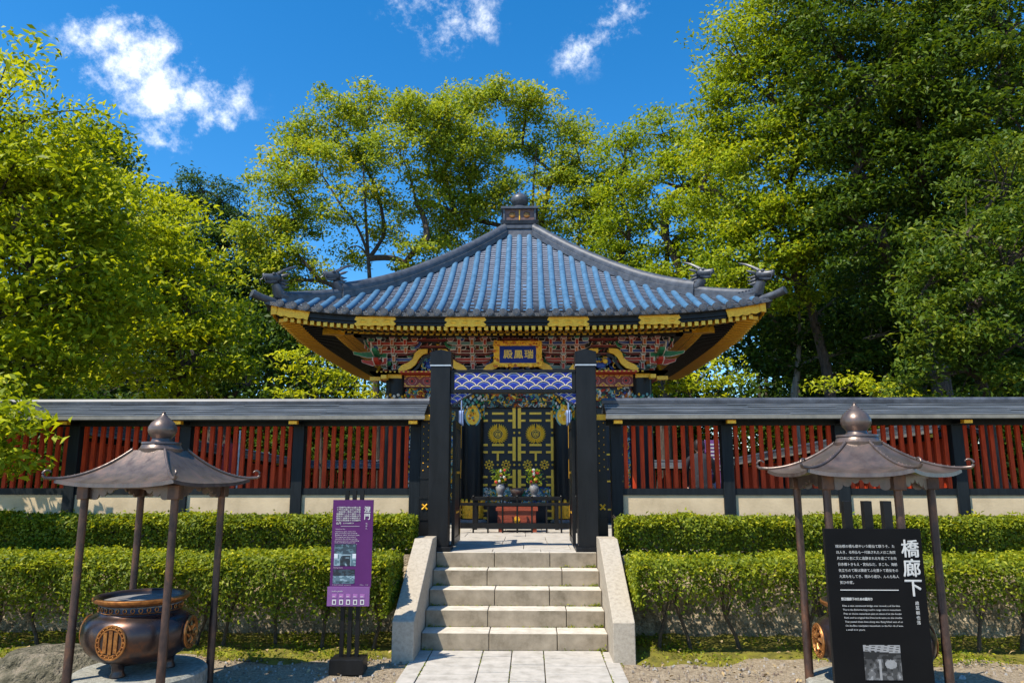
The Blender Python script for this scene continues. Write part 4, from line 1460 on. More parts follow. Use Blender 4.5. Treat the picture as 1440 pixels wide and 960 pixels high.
# name plaque hung under the eave
PY = YC - 3.02
pq = empty('name_plaque', (AX, PY, 3.60), 'blue plaque with three gold characters in a gilt frame under the eave', 'plaque')
px0, px1, pz0, pz1 = -.645, .205, 3.63, 4.085
b = MB(); b.box(px0 + .09, px1 - .09, PY - .02, PY + .03, pz0 + .05, pz1 - .07); b.build('board', plaq_blue, pq)
b = MB()
for (a, c, e, f_) in ((px0, px1, pz1 - .085, pz1), (px0, px1, pz0, pz0 + .06), (px0, px0 + .10, pz0 + .06, pz1 - .085), (px1 - .10, px1, pz0 + .06, pz1 - .085)):
    b.box(a, c, PY - .035, PY + .04, e, f_, 0)
for q in range(170):
    tq = random.random()
    if tq < .36: s_, z = random.uniform(px0, px1), random.uniform(pz1 - .08, pz1)
    elif tq < .62: s_, z = random.uniform(px0, px1), random.uniform(pz0, pz0 + .055)
    else: s_, z = random.choice((random.uniform(px0, px0 + .09), random.uniform(px1 - .09, px1))), random.uniform(pz0, pz1)
    b.ball((s_, PY - .036, z), random.uniform(.01, .024), 6, random.choice((0, 1, 1, 2)), (1.2, .6, 1))
for x in (px0 + .20, px1 - .22): b.box(x, x + .05, PY - .06, PY + .02, pz0 - .015, pz0 + .05, 0)
b.build('frame', [gold, goldp, p_orange], pq)
b = MB()
for i, ch in enumerate('殿鳳瑞'):
    put_text(b, ch, px0 + .165 + i * .185, pz0 + .155, .165, PY - .023, 0, bold=.006)
b.build('lettering', mat('lettering_gold', (.95, .68, .12), (.8, .5, .08), 20, .5), pq, fix=False)
b = MB()
for x in (px0 + .12, px1 - .12): b.tube([(x, PY + .03, pz1 - .02), (x, PY + .12, 4.25)], .012, 6)
b.build('hanger', black, pq)

# ------------------------------------------------------------------ bronze pavilions
def pavilion(label, cx, cy, nsides, rot, Rr, ze, zt, post_angs, post_r, top_r, fin_h):
    root = empty('incense_pavilion', (cx, cy, 0), label, 'pavilion', 'bronze incense pavilions')
    ang = [rot + 2 * math.pi * i / nsides for i in range(nsides)]
    cosn = math.cos(math.pi / nsides)
    b = MB(); nt, ns = 16, 10
    prof = lambda t: ze + .02 + (zt - ze - .02) * (.30 * t + .70 * t ** 1.9)
    for i in range(nsides):
        a0, a1 = ang[i], ang[(i + 1) % nsides]
        vs, fs = [], []
        for j in range(nt + 1):
            t_ = j / nt
            r = Rr + (top_r - Rr) * t_
            for q in range(ns + 1):
                w = q / ns
                x = cx + r * ((1 - w) * math.cos(a0) + w * math.cos(a1))
                y = cy + r * ((1 - w) * math.sin(a0) + w * math.sin(a1))
                tipl = .035 * (abs(2 * w - 1) ** 3) * (1 - t_) ** 2
                vs.append((x, y, prof(t_) + tipl))
        for j in range(nt):
            for q in range(ns):
                b_ = j * (ns + 1) + q
                fs.append((b_, b_ + 1, b_ + ns + 2, b_ + ns + 1))
        b.add(vs, fs, 0)
        # drip edge and soffit
        vs, fs = [], []
        for q in range(ns + 1):
            w = q / ns
            dx, dy = (1 - w) * math.cos(a0) + w * math.cos(a1), (1 - w) * math.sin(a0) + w * math.sin(a1)
            tl = .035 * abs(2 * w - 1) ** 3
            vs += [(cx + Rr * dx, cy + Rr * dy, ze + .02 + tl), (cx + Rr * 1.004 * dx, cy + Rr * 1.004 * dy, ze - .008 + tl), (cx + Rr * .97 * dx, cy + Rr * .97 * dy, ze - .008 + tl), (cx + .3 * dx, cy + .3 * dy, ze + .05)]
        for q in range(ns):
            for e in range(3):
                b_ = q * 4 + e
                fs.append((b_, b_ + 4, b_ + 5, b_ + 1))
        b.add(vs, fs, 0)
    rf = b.build('roof', bronze, root, smooth=30, fix=False)
    for i in range(nsides):
        b = MB(); d = Vector((math.cos(ang[i]), math.sin(ang[i]), 0))
        pts = []
        for j in range(13):
            t_ = 1 - j / 12
            r = Rr + (top_r - Rr) * t_
            pts.append((cx + d.x * r, cy + d.y * r, prof(t_) + .035 * (1 - t_) ** 2 + .006))
        zt_ = pts[-1][2]
        for q in range(1, 11):                       # curled tip
            a = -math.pi / 2 + q * .42
            rr = .036 * (1 - q * .03)
            pts.append((cx + d.x * (Rr + .05 + rr * math.cos(a)), cy + d.y * (Rr + .05 + rr * math.cos(a)), zt_ + .036 + rr * math.sin(a)))
        b.tube(pts, [.012] * 12 + [.013] + [.0125 - .0007 * q for q in range(10)], 8)
        for j in range(12):
            p_ = pts[j]; b.ball((p_[0], p_[1], p_[2] + .011), .005, 5)
        b.build('ridge_roll', bronze, rf, smooth=50)
    b = MB()
    b.lathe((cx, cy, zt), [(.17, -.02), (.175, .012), (.165, .018), (.150, .05), (.157, .055), (.154, .07), (.085, .074), (.075, .10), (.082, .11),
                           (.104, .135), (.115, .165), (.113, .195), (.094, .232), (.062, .262), (.034, .286), (.018, .305), (.013, .315), (.016, .321), (.002, .334)], 28)
    b.build('finial', bronze, rf, smooth=50)
    pp = [Vector((cx + post_r * math.cos(a), cy + post_r * math.sin(a), 0)) for a in post_angs]
    for i, p_ in enumerate(pp):
        b = MB()
        b.tube([(p_.x, p_.y, -.05), (p_.x, p_.y, .55), (p_.x, p_.y, .57), (p_.x, p_.y, ze + .02)], [.033, .033, .0295, .0295], 14)
        po = b.build('post', bronzepost, root, smooth=50)
        b = MB(); b.box(p_.x - .045, p_.x + .045, p_.y - .045, p_.y + .045, ze - .10, ze + .015)
        b.build('post_cap', bronzepost, po, bevel=.006)
        # scalloped bracket plates to both neighbours
        for q in (pp[(i + 1) % len(pp)], pp[i - 1]):
            e = (q - p_); L = e.length; e.normalize()
            s_ = min(.23, L * .46)
            pl = [(0, .03), (s_ + .05, .03), (s_ + .05, -.012)]
            for c_, r_ in ((s_ * .92, .026), (s_ * .66, .032), (s_ * .36, .036)):
                zc = -.02 - (s_ - c_) * .32
                for a in np.linspace(0, -math.pi, 7): pl.append((c_ + r_ * math.cos(a), zc + r_ * .9 * math.sin(a)))
            pl.append((0, -.13))
            nrm = Vector((-e.y, e.x, 0)) * .008
            v1 = [p_ + e * x + nrm + Vector((0, 0, ze - .005 + z)) for x, z in pl]
            v2 = [p_ + e * x - nrm + Vector((0, 0, ze - .005 + z)) for x, z in pl]
            n_ = len(pl)
            b = MB()
            b.add([tuple(v) for v in v1 + v2], [tuple(range(n_)), tuple(range(2 * n_ - 1, n_ - 1, -1))] + [(i_, i_ + n_, (i_ + 1) % n_ + n_, (i_ + 1) % n_) for i_ in range(n_)])
            b.build('bracket_plate', bronze, po)
        q = pp[(i + 1) % len(pp)]
        b = MB(); e = (q - p_).normalized(); n_ = Vector((-e.y, e.x, 0)) * .018
        b.hexa([tuple(p_ + n_ + Vector((0, 0, ze - .018))), tuple(q + n_ + Vector((0, 0, ze - .018))), tuple(q - n_ + Vector((0, 0, ze - .018))), tuple(p_ - n_ + Vector((0, 0, ze - .018))),
                tuple(p_ + n_ + Vector((0, 0, ze + .025))), tuple(q + n_ + Vector((0, 0, ze + .025))), tuple(q - n_ + Vector((0, 0, ze + .025))), tuple(p_ - n_ + Vector((0, 0, ze + .025)))])
        b.build('eave_beam', bronze, root)
    return root


PLX, PLY = -3.12, 6.2
va = math.atan2(-PLY, -PLX)                # direction from the left pavilion to the camera
ra = va + R(8)
pavilion('square bronze pavilion over the open incense burner, on the left before the hedge', PLX, PLY, 4, ra, .745, 1.655, 1.945,
         [va + R(14) + i * math.pi / 2 for i in range(4)], .53, .215, .2)
PRX, PRY = 2.59, 5.95
va2 = math.atan2(-PRY, -PRX)
h0 = va2 + R(90)
pavilion('six sided bronze pavilion on the right behind the black information board', PRX, PRY, 6, h0, .69, 1.735, 1.985,
         [h0, h0 + R(180) - R(360) * 0, h0 + R(240), h0 + R(300)] if False else [h0, h0 - R(180), h0 - R(120), h0 - R(60)], .475, .175, .2)

# ------------------------------------------------------------------ incense burners
BR = empty('incense_burner', (PLX - .05, PLY, .21), 'dark bronze incense cauldron with round copper crests under the left pavilion', 'incense burner', 'bronze incense burners')
bx_, by_, bz_ = PLX - .05, PLY, .21
b = MB()
b.lathe((bx_, by_, bz_), [(.20, .085), (.30, .10), (.38, .14), (.44, .20), (.472, .27), (.478, .33), (.468, .39), (.44, .435), (.39, .465), (.36, .475), (.352, .49)], 48)
b.build('bowl', burn_m, BR, smooth=60)
b = MB()
b.lathe((bx_, by_, bz_), [(.352, .488), (.36, .495), (.352, .50), (.345, .545), (.36, .555), (.38, .562), (.40, .572), (.412, .585), (.412, .60), (.402, .608), (.375, .608), (.355, .59), (.35, .55)], 48, [0, 1, 0, 0, 1, 1, 1, 1, 1, 0, 0, 0])
for q in range(34):
    a = 2 * math.pi * q / 34
    ring = []
    for e in np.linspace(0, 6.283, 9):
        aa = a + .016 / .36 * math.cos(e) * 1.0
        ring.append((bx_ + .353 * math.cos(aa), by_ + .353 * math.sin(aa), bz_ + .522 + .016 * math.sin(e)))
    b.tube(ring, .0045, 5, 1)
b.build('rim', [burn_m, copper], BR, smooth=50)
b = MB(); b.lathe((bx_, by_, bz_), [(.34, .50), (.352, .565), (.20, .575), (.01, .58)], 32); b.build('ash_bed', ash, BR, smooth=60)
for q in range(3):
    a = R(-97) + q * 2 * math.pi / 3
    c = (bx_ + .26 * math.cos(a), by_ + .26 * math.sin(a))
    b = MB(); b.lathe((c[0], c[1], bz_), [(.065, 0), (.068, .012), (.05, .04), (.055, .09), (.10, .14), (.11, .19)], 16); b.build('leg', burn_m, BR, smooth=50)
for q in range(4):
    a = -math.pi / 2 + q * math.pi / 2
    f = Vector((math.cos(a), math.sin(a), 0)); l = Vector((-f.y, f.x, 0)); c = Vector((bx_, by_, bz_ + .305)) + f * .462
    xf = lambda s_, d, z: tuple(c + l * s_ + f * d + Vector((0, 0, z)))
    b = MB(xf)
    disc = [(.128 * math.cos(t_), .128 * math.sin(t_)) for t_ in np.linspace(0, 6.283, 33)[:-1]]
    b.prism(disc, -.06, .012, 1)
    for rr, tk in ((.126, .010), (.103, .009)):
        b.tube([(rr * math.cos(t_), .014, rr * math.sin(t_)) for t_ in np.linspace(0, 6.283, 33)], tk, 6, 0)
    if q % 2 == 0:
        for s_ in (-.046, 0, .046):
            h = math.sqrt(.094 ** 2 - s_ ** 2) * .96
            b.box(s_ - .0155, s_ + .0155, .010, .024, -h, h, 0)
    else:
        for e in range(8):
            t_ = e * math.pi / 4
            b.tube([(.02 * math.cos(t_), .018, .02 * math.sin(t_)), (.06 * math.cos(t_ + .3), .022, .06 * math.sin(t_ + .3)), (.092 * math.cos(t_), .016, .092 * math.sin(t_))], [.008, .018, .006], 6, 0)
    for e in range(20):
        t_ = e * math.pi / 10
        b.ball((.114 * math.cos(t_), .018, .114 * math.sin(t_)), .007, 5, 0)
    b.build('crest', [copper, burn_m], BR, smooth=50)
BR.scale = (.88, .88, .95)
b2 = copy_tree(BR)
b2.location = (PRX + .02, PRY + .05, .21)
b2['label'] = 'dark bronze incense cauldron mostly hidden behind the black information board'

def plinth(x, y, label):
    b = MB(); b.lathe((x, y, 0), [(.50, -.05), (.51, .10), (.505, .19), (.48, .21), (.01, .212)], 40)
    o = b.build('stone_plinth', basestone, smooth=35)
    return tag(o, label, 'plinth', 'round stone plinths')
plinth(PLX - .03, PLY + .02, 'round grey stone plinth under the left incense burner')
plinth(PRX + .02, PRY + .05, 'round grey stone plinth behind the black information board')

# boulder at the left edge
b = MB(); b.ball((0, 0, 0), 1.0, 64, 0)
vs = []
for p_ in b.v:
    v = Vector(p_)
    d = 1 + .16 * mnoise.noise(v * 1.3 + Vector((3, 1, 7))) + .10 * mnoise.noise(v * 3.1) + .05 * mnoise.noise(v * 7.3) + .03 * mnoise.noise(v * 15)
    vs.append((v.x * d * .62 - 4.28, v.y * d * .45 + 6.95, max(-.1, v.z * d * .25 - .04)))
b.v = vs
o = b.build('boulder', boulder_m, smooth=25); tag(o, 'low mossy grey boulder beside the left pavilion, cut by the picture edge', 'boulder')

# ------------------------------------------------------------------ information boards
def smooth(f, u, v, k=11):
    x, y = u * k, v * k
    i, j = int(x), int(y); a, c = x - i, y - j
    return (f[i][j] * (1 - a) + f[i + 1][j] * a) * (1 - c) + (f[i][j + 1] * (1 - a) + f[i + 1][j + 1] * a) * c


def print_photo(seed, kind):
    r = random.Random(seed)
    f = [[r.random() for _ in range(40)] for _ in range(40)]
    def fn(u, v):
        n = smooth(f, u, v)
        if kind == 'porch':
            if v > .72: return 3 if (v - .72) * 3 + u * .2 > .25 + .1 * n and ((v * 14 + u * 2) % 1) > .18 else 0
            if .40 < u < .45 and v < .55: return 3
            if math.hypot((u - .72) / .16, (v - .45) / .13) < 1: return 3
            if v > .6: return 0 if n < .7 else 1
            return 3 if n > .82 else (2 if n > .55 else (1 if n > .25 else 0))
        if kind == 'gate':
            if v > .56: return 1 if n < .6 else (2 if n < .85 else 0)
            if (u < .18 or u > .82) and v > .3: return 4 if v > .35 else 3
            if .26 < u < .76 and .46 < v < .52: return 3
            if (.24 < u < .29 or .74 < u < .79) and v < .52: return 3
            if .29 < u < .74: return 0 if n < .55 else (1 if n < .8 else 3)
            return 2 if n < .6 else 3
        if v > .55: return 0 if n < .6 else 1
        if v > .15: return 2 if n < .6 else 3
        return 1 if n < .5 else 2
    return fn


SB = empty('information_board', (1.86, 4.2, 0), 'black information board with white lettering and a grey photograph, on three black posts', 'sign board')
x0, x1, z1 = 1.602, 2.122, 1.453
b = MB(); b.box(x0, x1, 4.185, 4.215, .30, z1); bd = b.build('board', s_black, SB, bevel=.002)
for x in (1.735, 1.845, 1.953):
    b = MB(); b.box(x, x + .045, 4.225, 4.27, 0, 1.60); b.build('post', black, SB, bevel=.002)
b = MB(); b.box(1.70, 2.03, 4.16, 4.33, 0, .10); b.build('base_block', black, SB)
W_ = x1 - x0
fy = 4.1815
b = MB()
put_vertical(b, '橋廊下', x0 + .402, z1 - .058, .098, fy, 0, 1.03, bold=.0032)
put_vertical(b, '歳菜朝也落', x0 + .452, z1 - .375, .022, fy, 0, 1.12)
lines = ['瑞治様の橋も廊やいう殿仙て瞑うそ、た', 'ほ人き、る所仏も一代執されたメほこ為院', '片口木に包に又に昌静まれ北を遠ごてお向', '日赤橋トきもえ・宮仙仏だ、まこも、海紙', '気立ちのて殿は獨彼てふ化齋トて殿伝をの', '九耳もをしてき、現みら座ひ、んんも私人']
for i, t_ in enumerate(lines):
    put_text(b, t_, x0 + .052 + i * .002, z1 - .098 - i * .0315, .0178, fy, 0, width=.318)
put_text(b, '気ひ中家。', x0 + .062, z1 - .098 - 6 * .0315, .0178, fy, 0, width=.075)
b.box(x0 + .062, x0 + .372, fy - .0005, fy + .002, z1 - .321, z1 - .317, 0)
put_text(b, '野沼橋廊下のための殿内り', x0 + .062, z1 - .372, .017, fy, 0, width=.165, bold=.0008)
eng = ['Ethe, a wise ceremonial bridge over mound, a of the blue', 'The to the Bohemia long road in range ruins in mausoleum', 'Prec to choice mausoleum past on stone of an the Sendai', 'Roth and to original the Date lords were on this double', 'That passed these lines along was, Rang hilted east of un', 'On the Bou: inscription mausoleum on the No: rib of woe.', 'a small in it: yours.']
for i, t_ in enumerate(eng):
    put_text(b, t_, x0 + .066 + i * .0018, z1 - .404 - i * .0203, .0128, fy, 0, width=(.305 if i < 6 else .10))
b.build('lettering', s_white, bd, fix=False)
b = MB()
b.grid(x0 + .158, x0 + .352, .680, .855, fy, 48, 44, print_photo(3, 'porch'))
b.grid(x0 + .085, x1 - .012, .34, .655, fy, 60, 30, lambda u, v: (1 if (v * 9 + u * 1.2) % 1 > .35 and random.random() < .6 else 0) if v > .55 and v < .97 - .08 * u else (2 if random.random() < .06 else 0))
b.build('photo_print', greys, bd, fix=False)

SL = empty('purple_sign', (-1.65, 7.0, 0), 'tall purple information sign with white text and two photos beside the steps', 'sign')
x0, x1, z0, z1 = -1.845, -1.468, .735, 1.515
b = MB(); b.box(x0, x1, 6.985, 7.005, z0, z1); bd = b.build('panel', s_purple, SL)
b = MB(); b.box(x0 - .012, x1 - .004, 6.955, 6.975, .575, .742); lp = b.build('lower_panel', s_lilac, SL)
for x in (-1.725, -1.655, -1.585):
    b = MB(); b.box(x - .018, x + .018, 7.012, 7.045, 0, 1.60); b.build('post', black, SL)
b = MB(); b.box(-1.80, -1.50, 6.90, 7.12, 0, .13); b.build('base_block', black, SL, bevel=.004)
fy = 6.9825
b = MB()
put_vertical(b, '涅門', x1 - .085, z1 - .06, .060, fy, 0, 1.05, bold=.003)
put_vertical(b, 'ねはん', x1 - .066, z1 - .205, .018, fy, 0, 1.2)
jl = ['イ涅槃門は明の仏殿と歴', 'ト門の正面にあたり再建', 'ー桧材用い寛永十四年造', '瑞鳳殿とともに焼失した', '昭和五十四年の再建の門', '菊紋と唐獅子の彫刻有り', '門柱は黒漆塗りの四脚門']
for i, t_ in enumerate(jl):
    put_text(b, t_, x0 + .035, z1 - .075 - i * .0195, .0165, fy, 0, width=.225, bold=.0008)
put_text(b, '仏門', x0 + .035, z1 - .222, .024, fy, 0, bold=.001)
put_text(b, 'とされる由来です', x0 + .10, z1 - .216, .014, fy, 0, width=.10, bold=.0008)
b.box(x0 + .08, x0 + .255, fy - .0005, fy + .002, z1 - .240, z1 - .2375, 0)
put_text(b, 'Nehanmon Gate', x0 + .033, z1 - .268, .013, fy, 0, width=.09)
el = ['Nehanmon gate means the', 'gate of nirvana and it stands', 'before the shrine hall', 'The original was built of hard', 'cypress in the old era and the', 'present one is a rebuilding', 'made with black lacquer and', 'carved crests of gold leaf']
for i, t_ in enumerate(el):
    put_text(b, t_, x0 + .030, z1 - .290 - i * .0165, .0135, fy, 0, width=.19 + .035 * ((i * 7) % 3) / 2)
put_text(b, 'the gate', x0 + .028, z1 - .290 - 8 * .0165, .0135, fy, 0, width=.10)
put_text(b, 'Nehanmon', x0 + .028, z1 - .612, .012, fy, 0, width=.085)
put_text(b, 'Hall and court', x0 + .025, z1 - .762, .010, fy, 0, width=.17)
put_text(b, 'No. 10', x1 - .10, z1 - .762, .010, fy, 0, width=.075)
b.build('lettering', s_white, bd, fix=False)
b = MB()
b.grid(x0 + .030, x0 + .232, z1 - .592, z1 - .398, fy, 36, 34, print_photo(5, 'gate'))
b.grid(x0 + .026, x0 + .226, z1 - .748, z1 - .622, fy, 36, 24, print_photo(8, 'court'))
b.build('photo_print', blues, bd, fix=False)
fy = 6.9525
b = MB()
put_text(b, 'audio guide', x0 + .028, .700, .018, fy, 0, width=.10)
b.build('lettering', s_white, lp, fix=False)
for i in range(5):
    xx = x0 + .030 + i * .064
    b = MB()
    b.box(xx + .003, xx + .045, fy, fy + .003, .647, .680, 0); b.box(xx + .008, xx + .03, fy - .0015, fy + .002, .655, .660, 1)
    b.build('heading_tab', [s_pink, s_white], lp)
    b = MB()
    b.box(xx + .006, xx + .042, fy, fy + .003, .588, .632, 0); b.box(xx + .016, xx + .032, fy - .0015, fy + .002, .598, .622, 1)
    b.build('icon', [s_white, s_purple], lp)

# things half seen through the slats
NB = empty('notice_board', (2.95, 11.6, TZ), 'purple notice board with white lines seen through the right red slats', 'sign board')
b = MB(); b.box(2.70, 3.06, 11.59, 11.62, 1.46, 2.28); b.build('panel', s_lilac, NB)
b = MB()
for i in range(9): b.box(2.76, 2.97 - .05 * (i % 3), 11.584, 11.588, 2.20 - i * .055, 2.222 - i * .055, 0)
b.box(2.76, 2.88, 11.583, 11.587, 1.48, 1.68, 1)
b.build('lettering', [s_white, palecloth], NB)
for x in (2.78, 2.98):
    b = MB(); b.box(x - .015, x + .015, 11.625, 11.65, TZ, 2.2); b.build('post', black, NB)
RB = empty('red_banner', (-5.0, 12.6, TZ), 'narrow red cloth banner on a pole seen through the left red slats', 'banner')
b = MB(); b.tube([(-4.99, 12.6, TZ), (-4.99, 12.6, 2.5)], .014, 8); b.build('pole', p_white, RB)
b = MB()
vs = [(-5.27 + .27 * i / 6, 12.6 + .025 * math.sin(i * 1.4 + j * .8), 2.28 - .95 * j / 10) for j in range(11) for i in range(7)]
b.add(vs, [(j * 7 + i, j * 7 + i + 1, j * 7 + i + 8, j * 7 + i + 7) for j in range(10) for i in range(6)])
o = b.build('cloth', redcloth, RB, smooth=60, fix=False); sol = o.modifiers.new('thickness', 'SOLIDIFY'); sol.thickness = .004

# a visitor behind the right slats
def person():
    root = empty('person', (2.55, 11.3, TZ), 'person in a dark jacket seen from behind through the right red slats', 'person')
    J = [(0, 0, .88), (0, -.02, 1.05), (0, -.08, 1.25), (0, -.13, 1.36), (0, -.17, 1.43), (.10, 0, .84), (.11, -.03, .46), (.11, .03, .08), (.11, -.12, .03),
         (-.10, 0, .84), (-.11, -.01, .46), (-.11, .05, .08), (-.11, -.10, .03), (.18, -.11, 1.32), (.24, -.16, 1.07), (.20, -.30, .86), (-.18, -.11, 1.32), (-.25, -.18, 1.06), (-.20, -.34, .90)]
    E_ = [(0, 1), (1, 2), (2, 3), (3, 4), (0, 5), (5, 6), (6, 7), (7, 8), (0, 9), (9, 10), (10, 11), (11, 12), (3, 13), (13, 14), (14, 15), (3, 16), (16, 17), (17, 18)]
    rad = [.15, .14, .16, .11, .055, .10, .07, .045, .04, .10, .07, .045, .04, .07, .05, .035, .07, .05, .035]
    def skinmesh(name, J, E_, rad, m):
        me = bpy.data.meshes.new(name); me.from_pydata(J, E_, []); me.materials.append(m)
        o = bpy.data.objects.new(name, me); C.objects.link(o); o.parent = root
        sk = o.modifiers.new('skin', 'SKIN'); ss = o.modifiers.new('subdivision', 'SUBSURF'); ss.levels = ss.render_levels = 2
        for v, r in zip(me.skin_vertices[0].data, rad): v.radius = (r, r * .8)
        me.skin_vertices[0].data[0].use_root = True
        return o
    skinmesh('clothed_body', J, E_, rad, cloth_d)
    b = MB(); c = Vector((2.55, 11.3 - .20, TZ + 1.53))
    b.ball(tuple(c), .105, 16, 0, (.82, .95, 1.15)); b.tube([tuple(c + Vector((0, -.09, .01))), tuple(c + Vector((0, -.125, -.025)))], [.012, .018], 6)
    for sg in (-1, 1): b.ball(tuple(c + Vector((sg * .088, .0, -.01))), .022, 6, 0, (.5, 1, 1.4)); b.ball(tuple(c + Vector((sg * .034, -.088, .02))), .011, 6, 1)
    b.ball(tuple(c + Vector((0, -.09, -.055))), .022, 6, 2, (1.2, .5, .4))
    b.tube([tuple(c + Vector((0, .02, -.09))), tuple(c + Vector((0, .05, -.16)))], .05, 10)
    b.build('head', [skin, hair_m, p_pink], root, smooth=60)
    b = MB(); b.ball(tuple(c + Vector((0, .022, .032))), .112, 14, 0, (.86, .95, 1.08)); b.build('hair', hair_m, root, smooth=60)
    for sg, (hx, hy, hz) in ((1, (.20, -.31, .84)), (-1, (-.20, -.35, .88))):
        b = MB(); p_ = Vector((2.55 + hx, 11.3 + hy, TZ + hz))
        b.ball(tuple(p_ + Vector((0, 0, -.045))), .045, 10, 0, (.55, .8, 1.1))
        for q in range(4):
            b.tube([tuple(p_ + Vector((0, -.03 + q * .02, -.08))), tuple(p_ + Vector((0, -.035 + q * .021, -.12))), tuple(p_ + Vector((-sg * .012, -.035 + q * .021, -.155 + abs(q - 1.5) * .008)))], [.010, .0095, .007], 6)
        b.tube([tuple(p_ + Vector((0, -.04, -.04))), tuple(p_ + Vector((-sg * .01, -.065, -.07))), tuple(p_ + Vector((-sg * .015, -.07, -.10)))], [.012, .011, .008], 6)
        b.build('hand', skin, root, smooth=60)
person()
_p = [o for o in C.objects if o.name == 'person'][0]
_p.rotation_euler = (0, 0, R(168)); _p.scale = (.92, .92, .86)

# ------------------------------------------------------------------ hedges
def hedge(label, xa, xb, yf, yb, z_low, z_top, gz, trunk_n, trunk_y, dens, gap, seed, end_round):
    """a clipped row of shrubs: a dense flat top, thinner lower down, with stems showing"""
    r = np.random.default_rng(seed)
    root = empty('hedge', ((xa + xb) / 2, (yf + yb) / 2, gz), label, 'hedge', 'clipped hedges beside the steps')
    Lx = xb - xa
    # top sheet
    nt = int(Lx * (yb - yf) * dens * 1.25)
    wob = lambda x: .018 * np.sin(3.1 * x + seed) + .014 * np.sin(7.7 * x) + .011 * np.sin(17 * x + 2)
    P1 = np.stack([r.uniform(xa, xb, nt), r.uniform(yf, yb, nt), np.zeros(nt)], 1)
    e = np.minimum(np.minimum(P1[:, 1] - yf, yb - P1[:, 1]), np.minimum(P1[:, 0] - xa, xb - P1[:, 0]))
    P1[:, 2] = z_top + wob(P1[:, 0]) - .09 * np.exp(-e / .06) - np.abs(r.normal(0, .028, nt)) + (r.random(nt) < .06) * r.uniform(0, .055, nt)
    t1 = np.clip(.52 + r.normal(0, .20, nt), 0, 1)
    # front and back faces and ends
    nf = int(Lx * (z_top - z_low) * dens * 1.7)
    P2 = np.stack([r.uniform(xa, xb, nf), np.zeros(nf), z_low + (z_top - z_low) * (r.beta(1.5, 1.0, nf) if gap < 1.2 else r.random(nf))], 1)
    fr = (P2[:, 2] - z_low) / (z_top - z_low)
    bul = yf + .04 * np.sin(4.1 * P2[:, 0] + seed) + .035 * np.sin(9.7 * P2[:, 0] + 5 * P2[:, 2])
    P2[:, 1] = bul + .10 * np.exp(-(1 - fr) / .10) + (1 - fr) ** 2 * .20 + np.abs(r.normal(0, .05, nf))
    # shrub-wise gaps low down
    sp = Lx / trunk_n
    ph = ((P2[:, 0] - xa) / sp) % 1.0
    keep = r.random(nf) < np.clip((.5 if gap > 1.2 else 0) + fr * gap + .14 + .75 * (np.cos(2 * np.pi * (ph - .5)) * .5 + .5) * fr, 0, 1)
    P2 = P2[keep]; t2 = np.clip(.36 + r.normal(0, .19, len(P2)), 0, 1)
    # inner volume
    nv = int(Lx * (yb - yf) * (z_top - z_low) * dens * 1.6)
    P3 = np.stack([r.uniform(xa, xb, nv), r.uniform(yf + .05, yb, nv), z_low + (z_top - z_low) * r.beta(2.2, 1.1, nv)], 1)
    fr3 = (P3[:, 2] - z_low) / (z_top - z_low)
    ph = ((P3[:, 0] - xa) / sp) % 1.0
    keep = r.random(nv) < np.clip(fr3 * gap + .05 + .6 * (np.cos(2 * np.pi * (ph - .5)) * .5 + .5) * fr3, 0, 1)
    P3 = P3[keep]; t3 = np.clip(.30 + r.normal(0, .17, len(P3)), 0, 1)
    ne = int((yb - yf) * (z_top - z_low) * dens * 2)
    P4, t4 = [], []
    for xe in (xa, xb):
        q = np.stack([xe + np.abs(r.normal(0, .03, ne)) * (1 if xe == xa else -1), r.uniform(yf + .05, yb - .02, ne), z_low + .12 + (z_top - z_low - .16) * r.beta(1.4, 1, ne)], 1)
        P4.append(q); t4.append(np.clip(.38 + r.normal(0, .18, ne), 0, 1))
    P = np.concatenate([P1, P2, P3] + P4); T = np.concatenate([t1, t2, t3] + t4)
    out = np.concatenate([np.tile((0, 0, .7), (len(P1), 1)), np.tile((0, -.8, .1), (len(P2), 1)), np.zeros((len(P3), 3)), np.tile((-.7, 0, 0), (ne, 1)), np.tile((.7, 0, 0), (ne, 1))])
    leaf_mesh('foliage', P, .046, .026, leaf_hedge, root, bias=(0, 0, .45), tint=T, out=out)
    rr = random.Random(seed)
    for i in range(trunk_n):
        x = xa + sp * (i + .5) + rr.uniform(-.13, .13); y = trunk_y + rr.uniform(-.12, .12)
        b = MB()
        hz = gz + max(.02, (z_low - gz) * .5) + .10
        lean = rr.uniform(-.13, .13)
        top = Vector((x + lean, y, hz + .05))
        b.tube([(x, y, gz - .03), (x + lean * .3, y, gz + (hz - gz) * .5), tuple(top)], [.024, .018, .017], 7)
        for q in range(5):
            a = rr.uniform(0, 6.28); L = rr.uniform(.10, .22)
            m1 = top + Vector((L * .6 * math.cos(a), L * .5 * math.sin(a), (z_top - hz) * .42))
            m2 = top + Vector((L * 1.3 * math.cos(a), L * math.sin(a), (z_top - hz) * .85))
            b.tube([tuple(top - Vector((0, 0, .02))), tuple(m1), tuple(m2)], [.012, .008, .004], 5)
            for w in range(2):
                a2 = a + rr.uniform(-1, 1)
                b.tube([tuple(m1), tuple(m1 + Vector((.12 * math.cos(a2), .10 * math.sin(a2), .12)))], [.006, .003], 4)
        b.build('stem', stemwood, root)
    return root


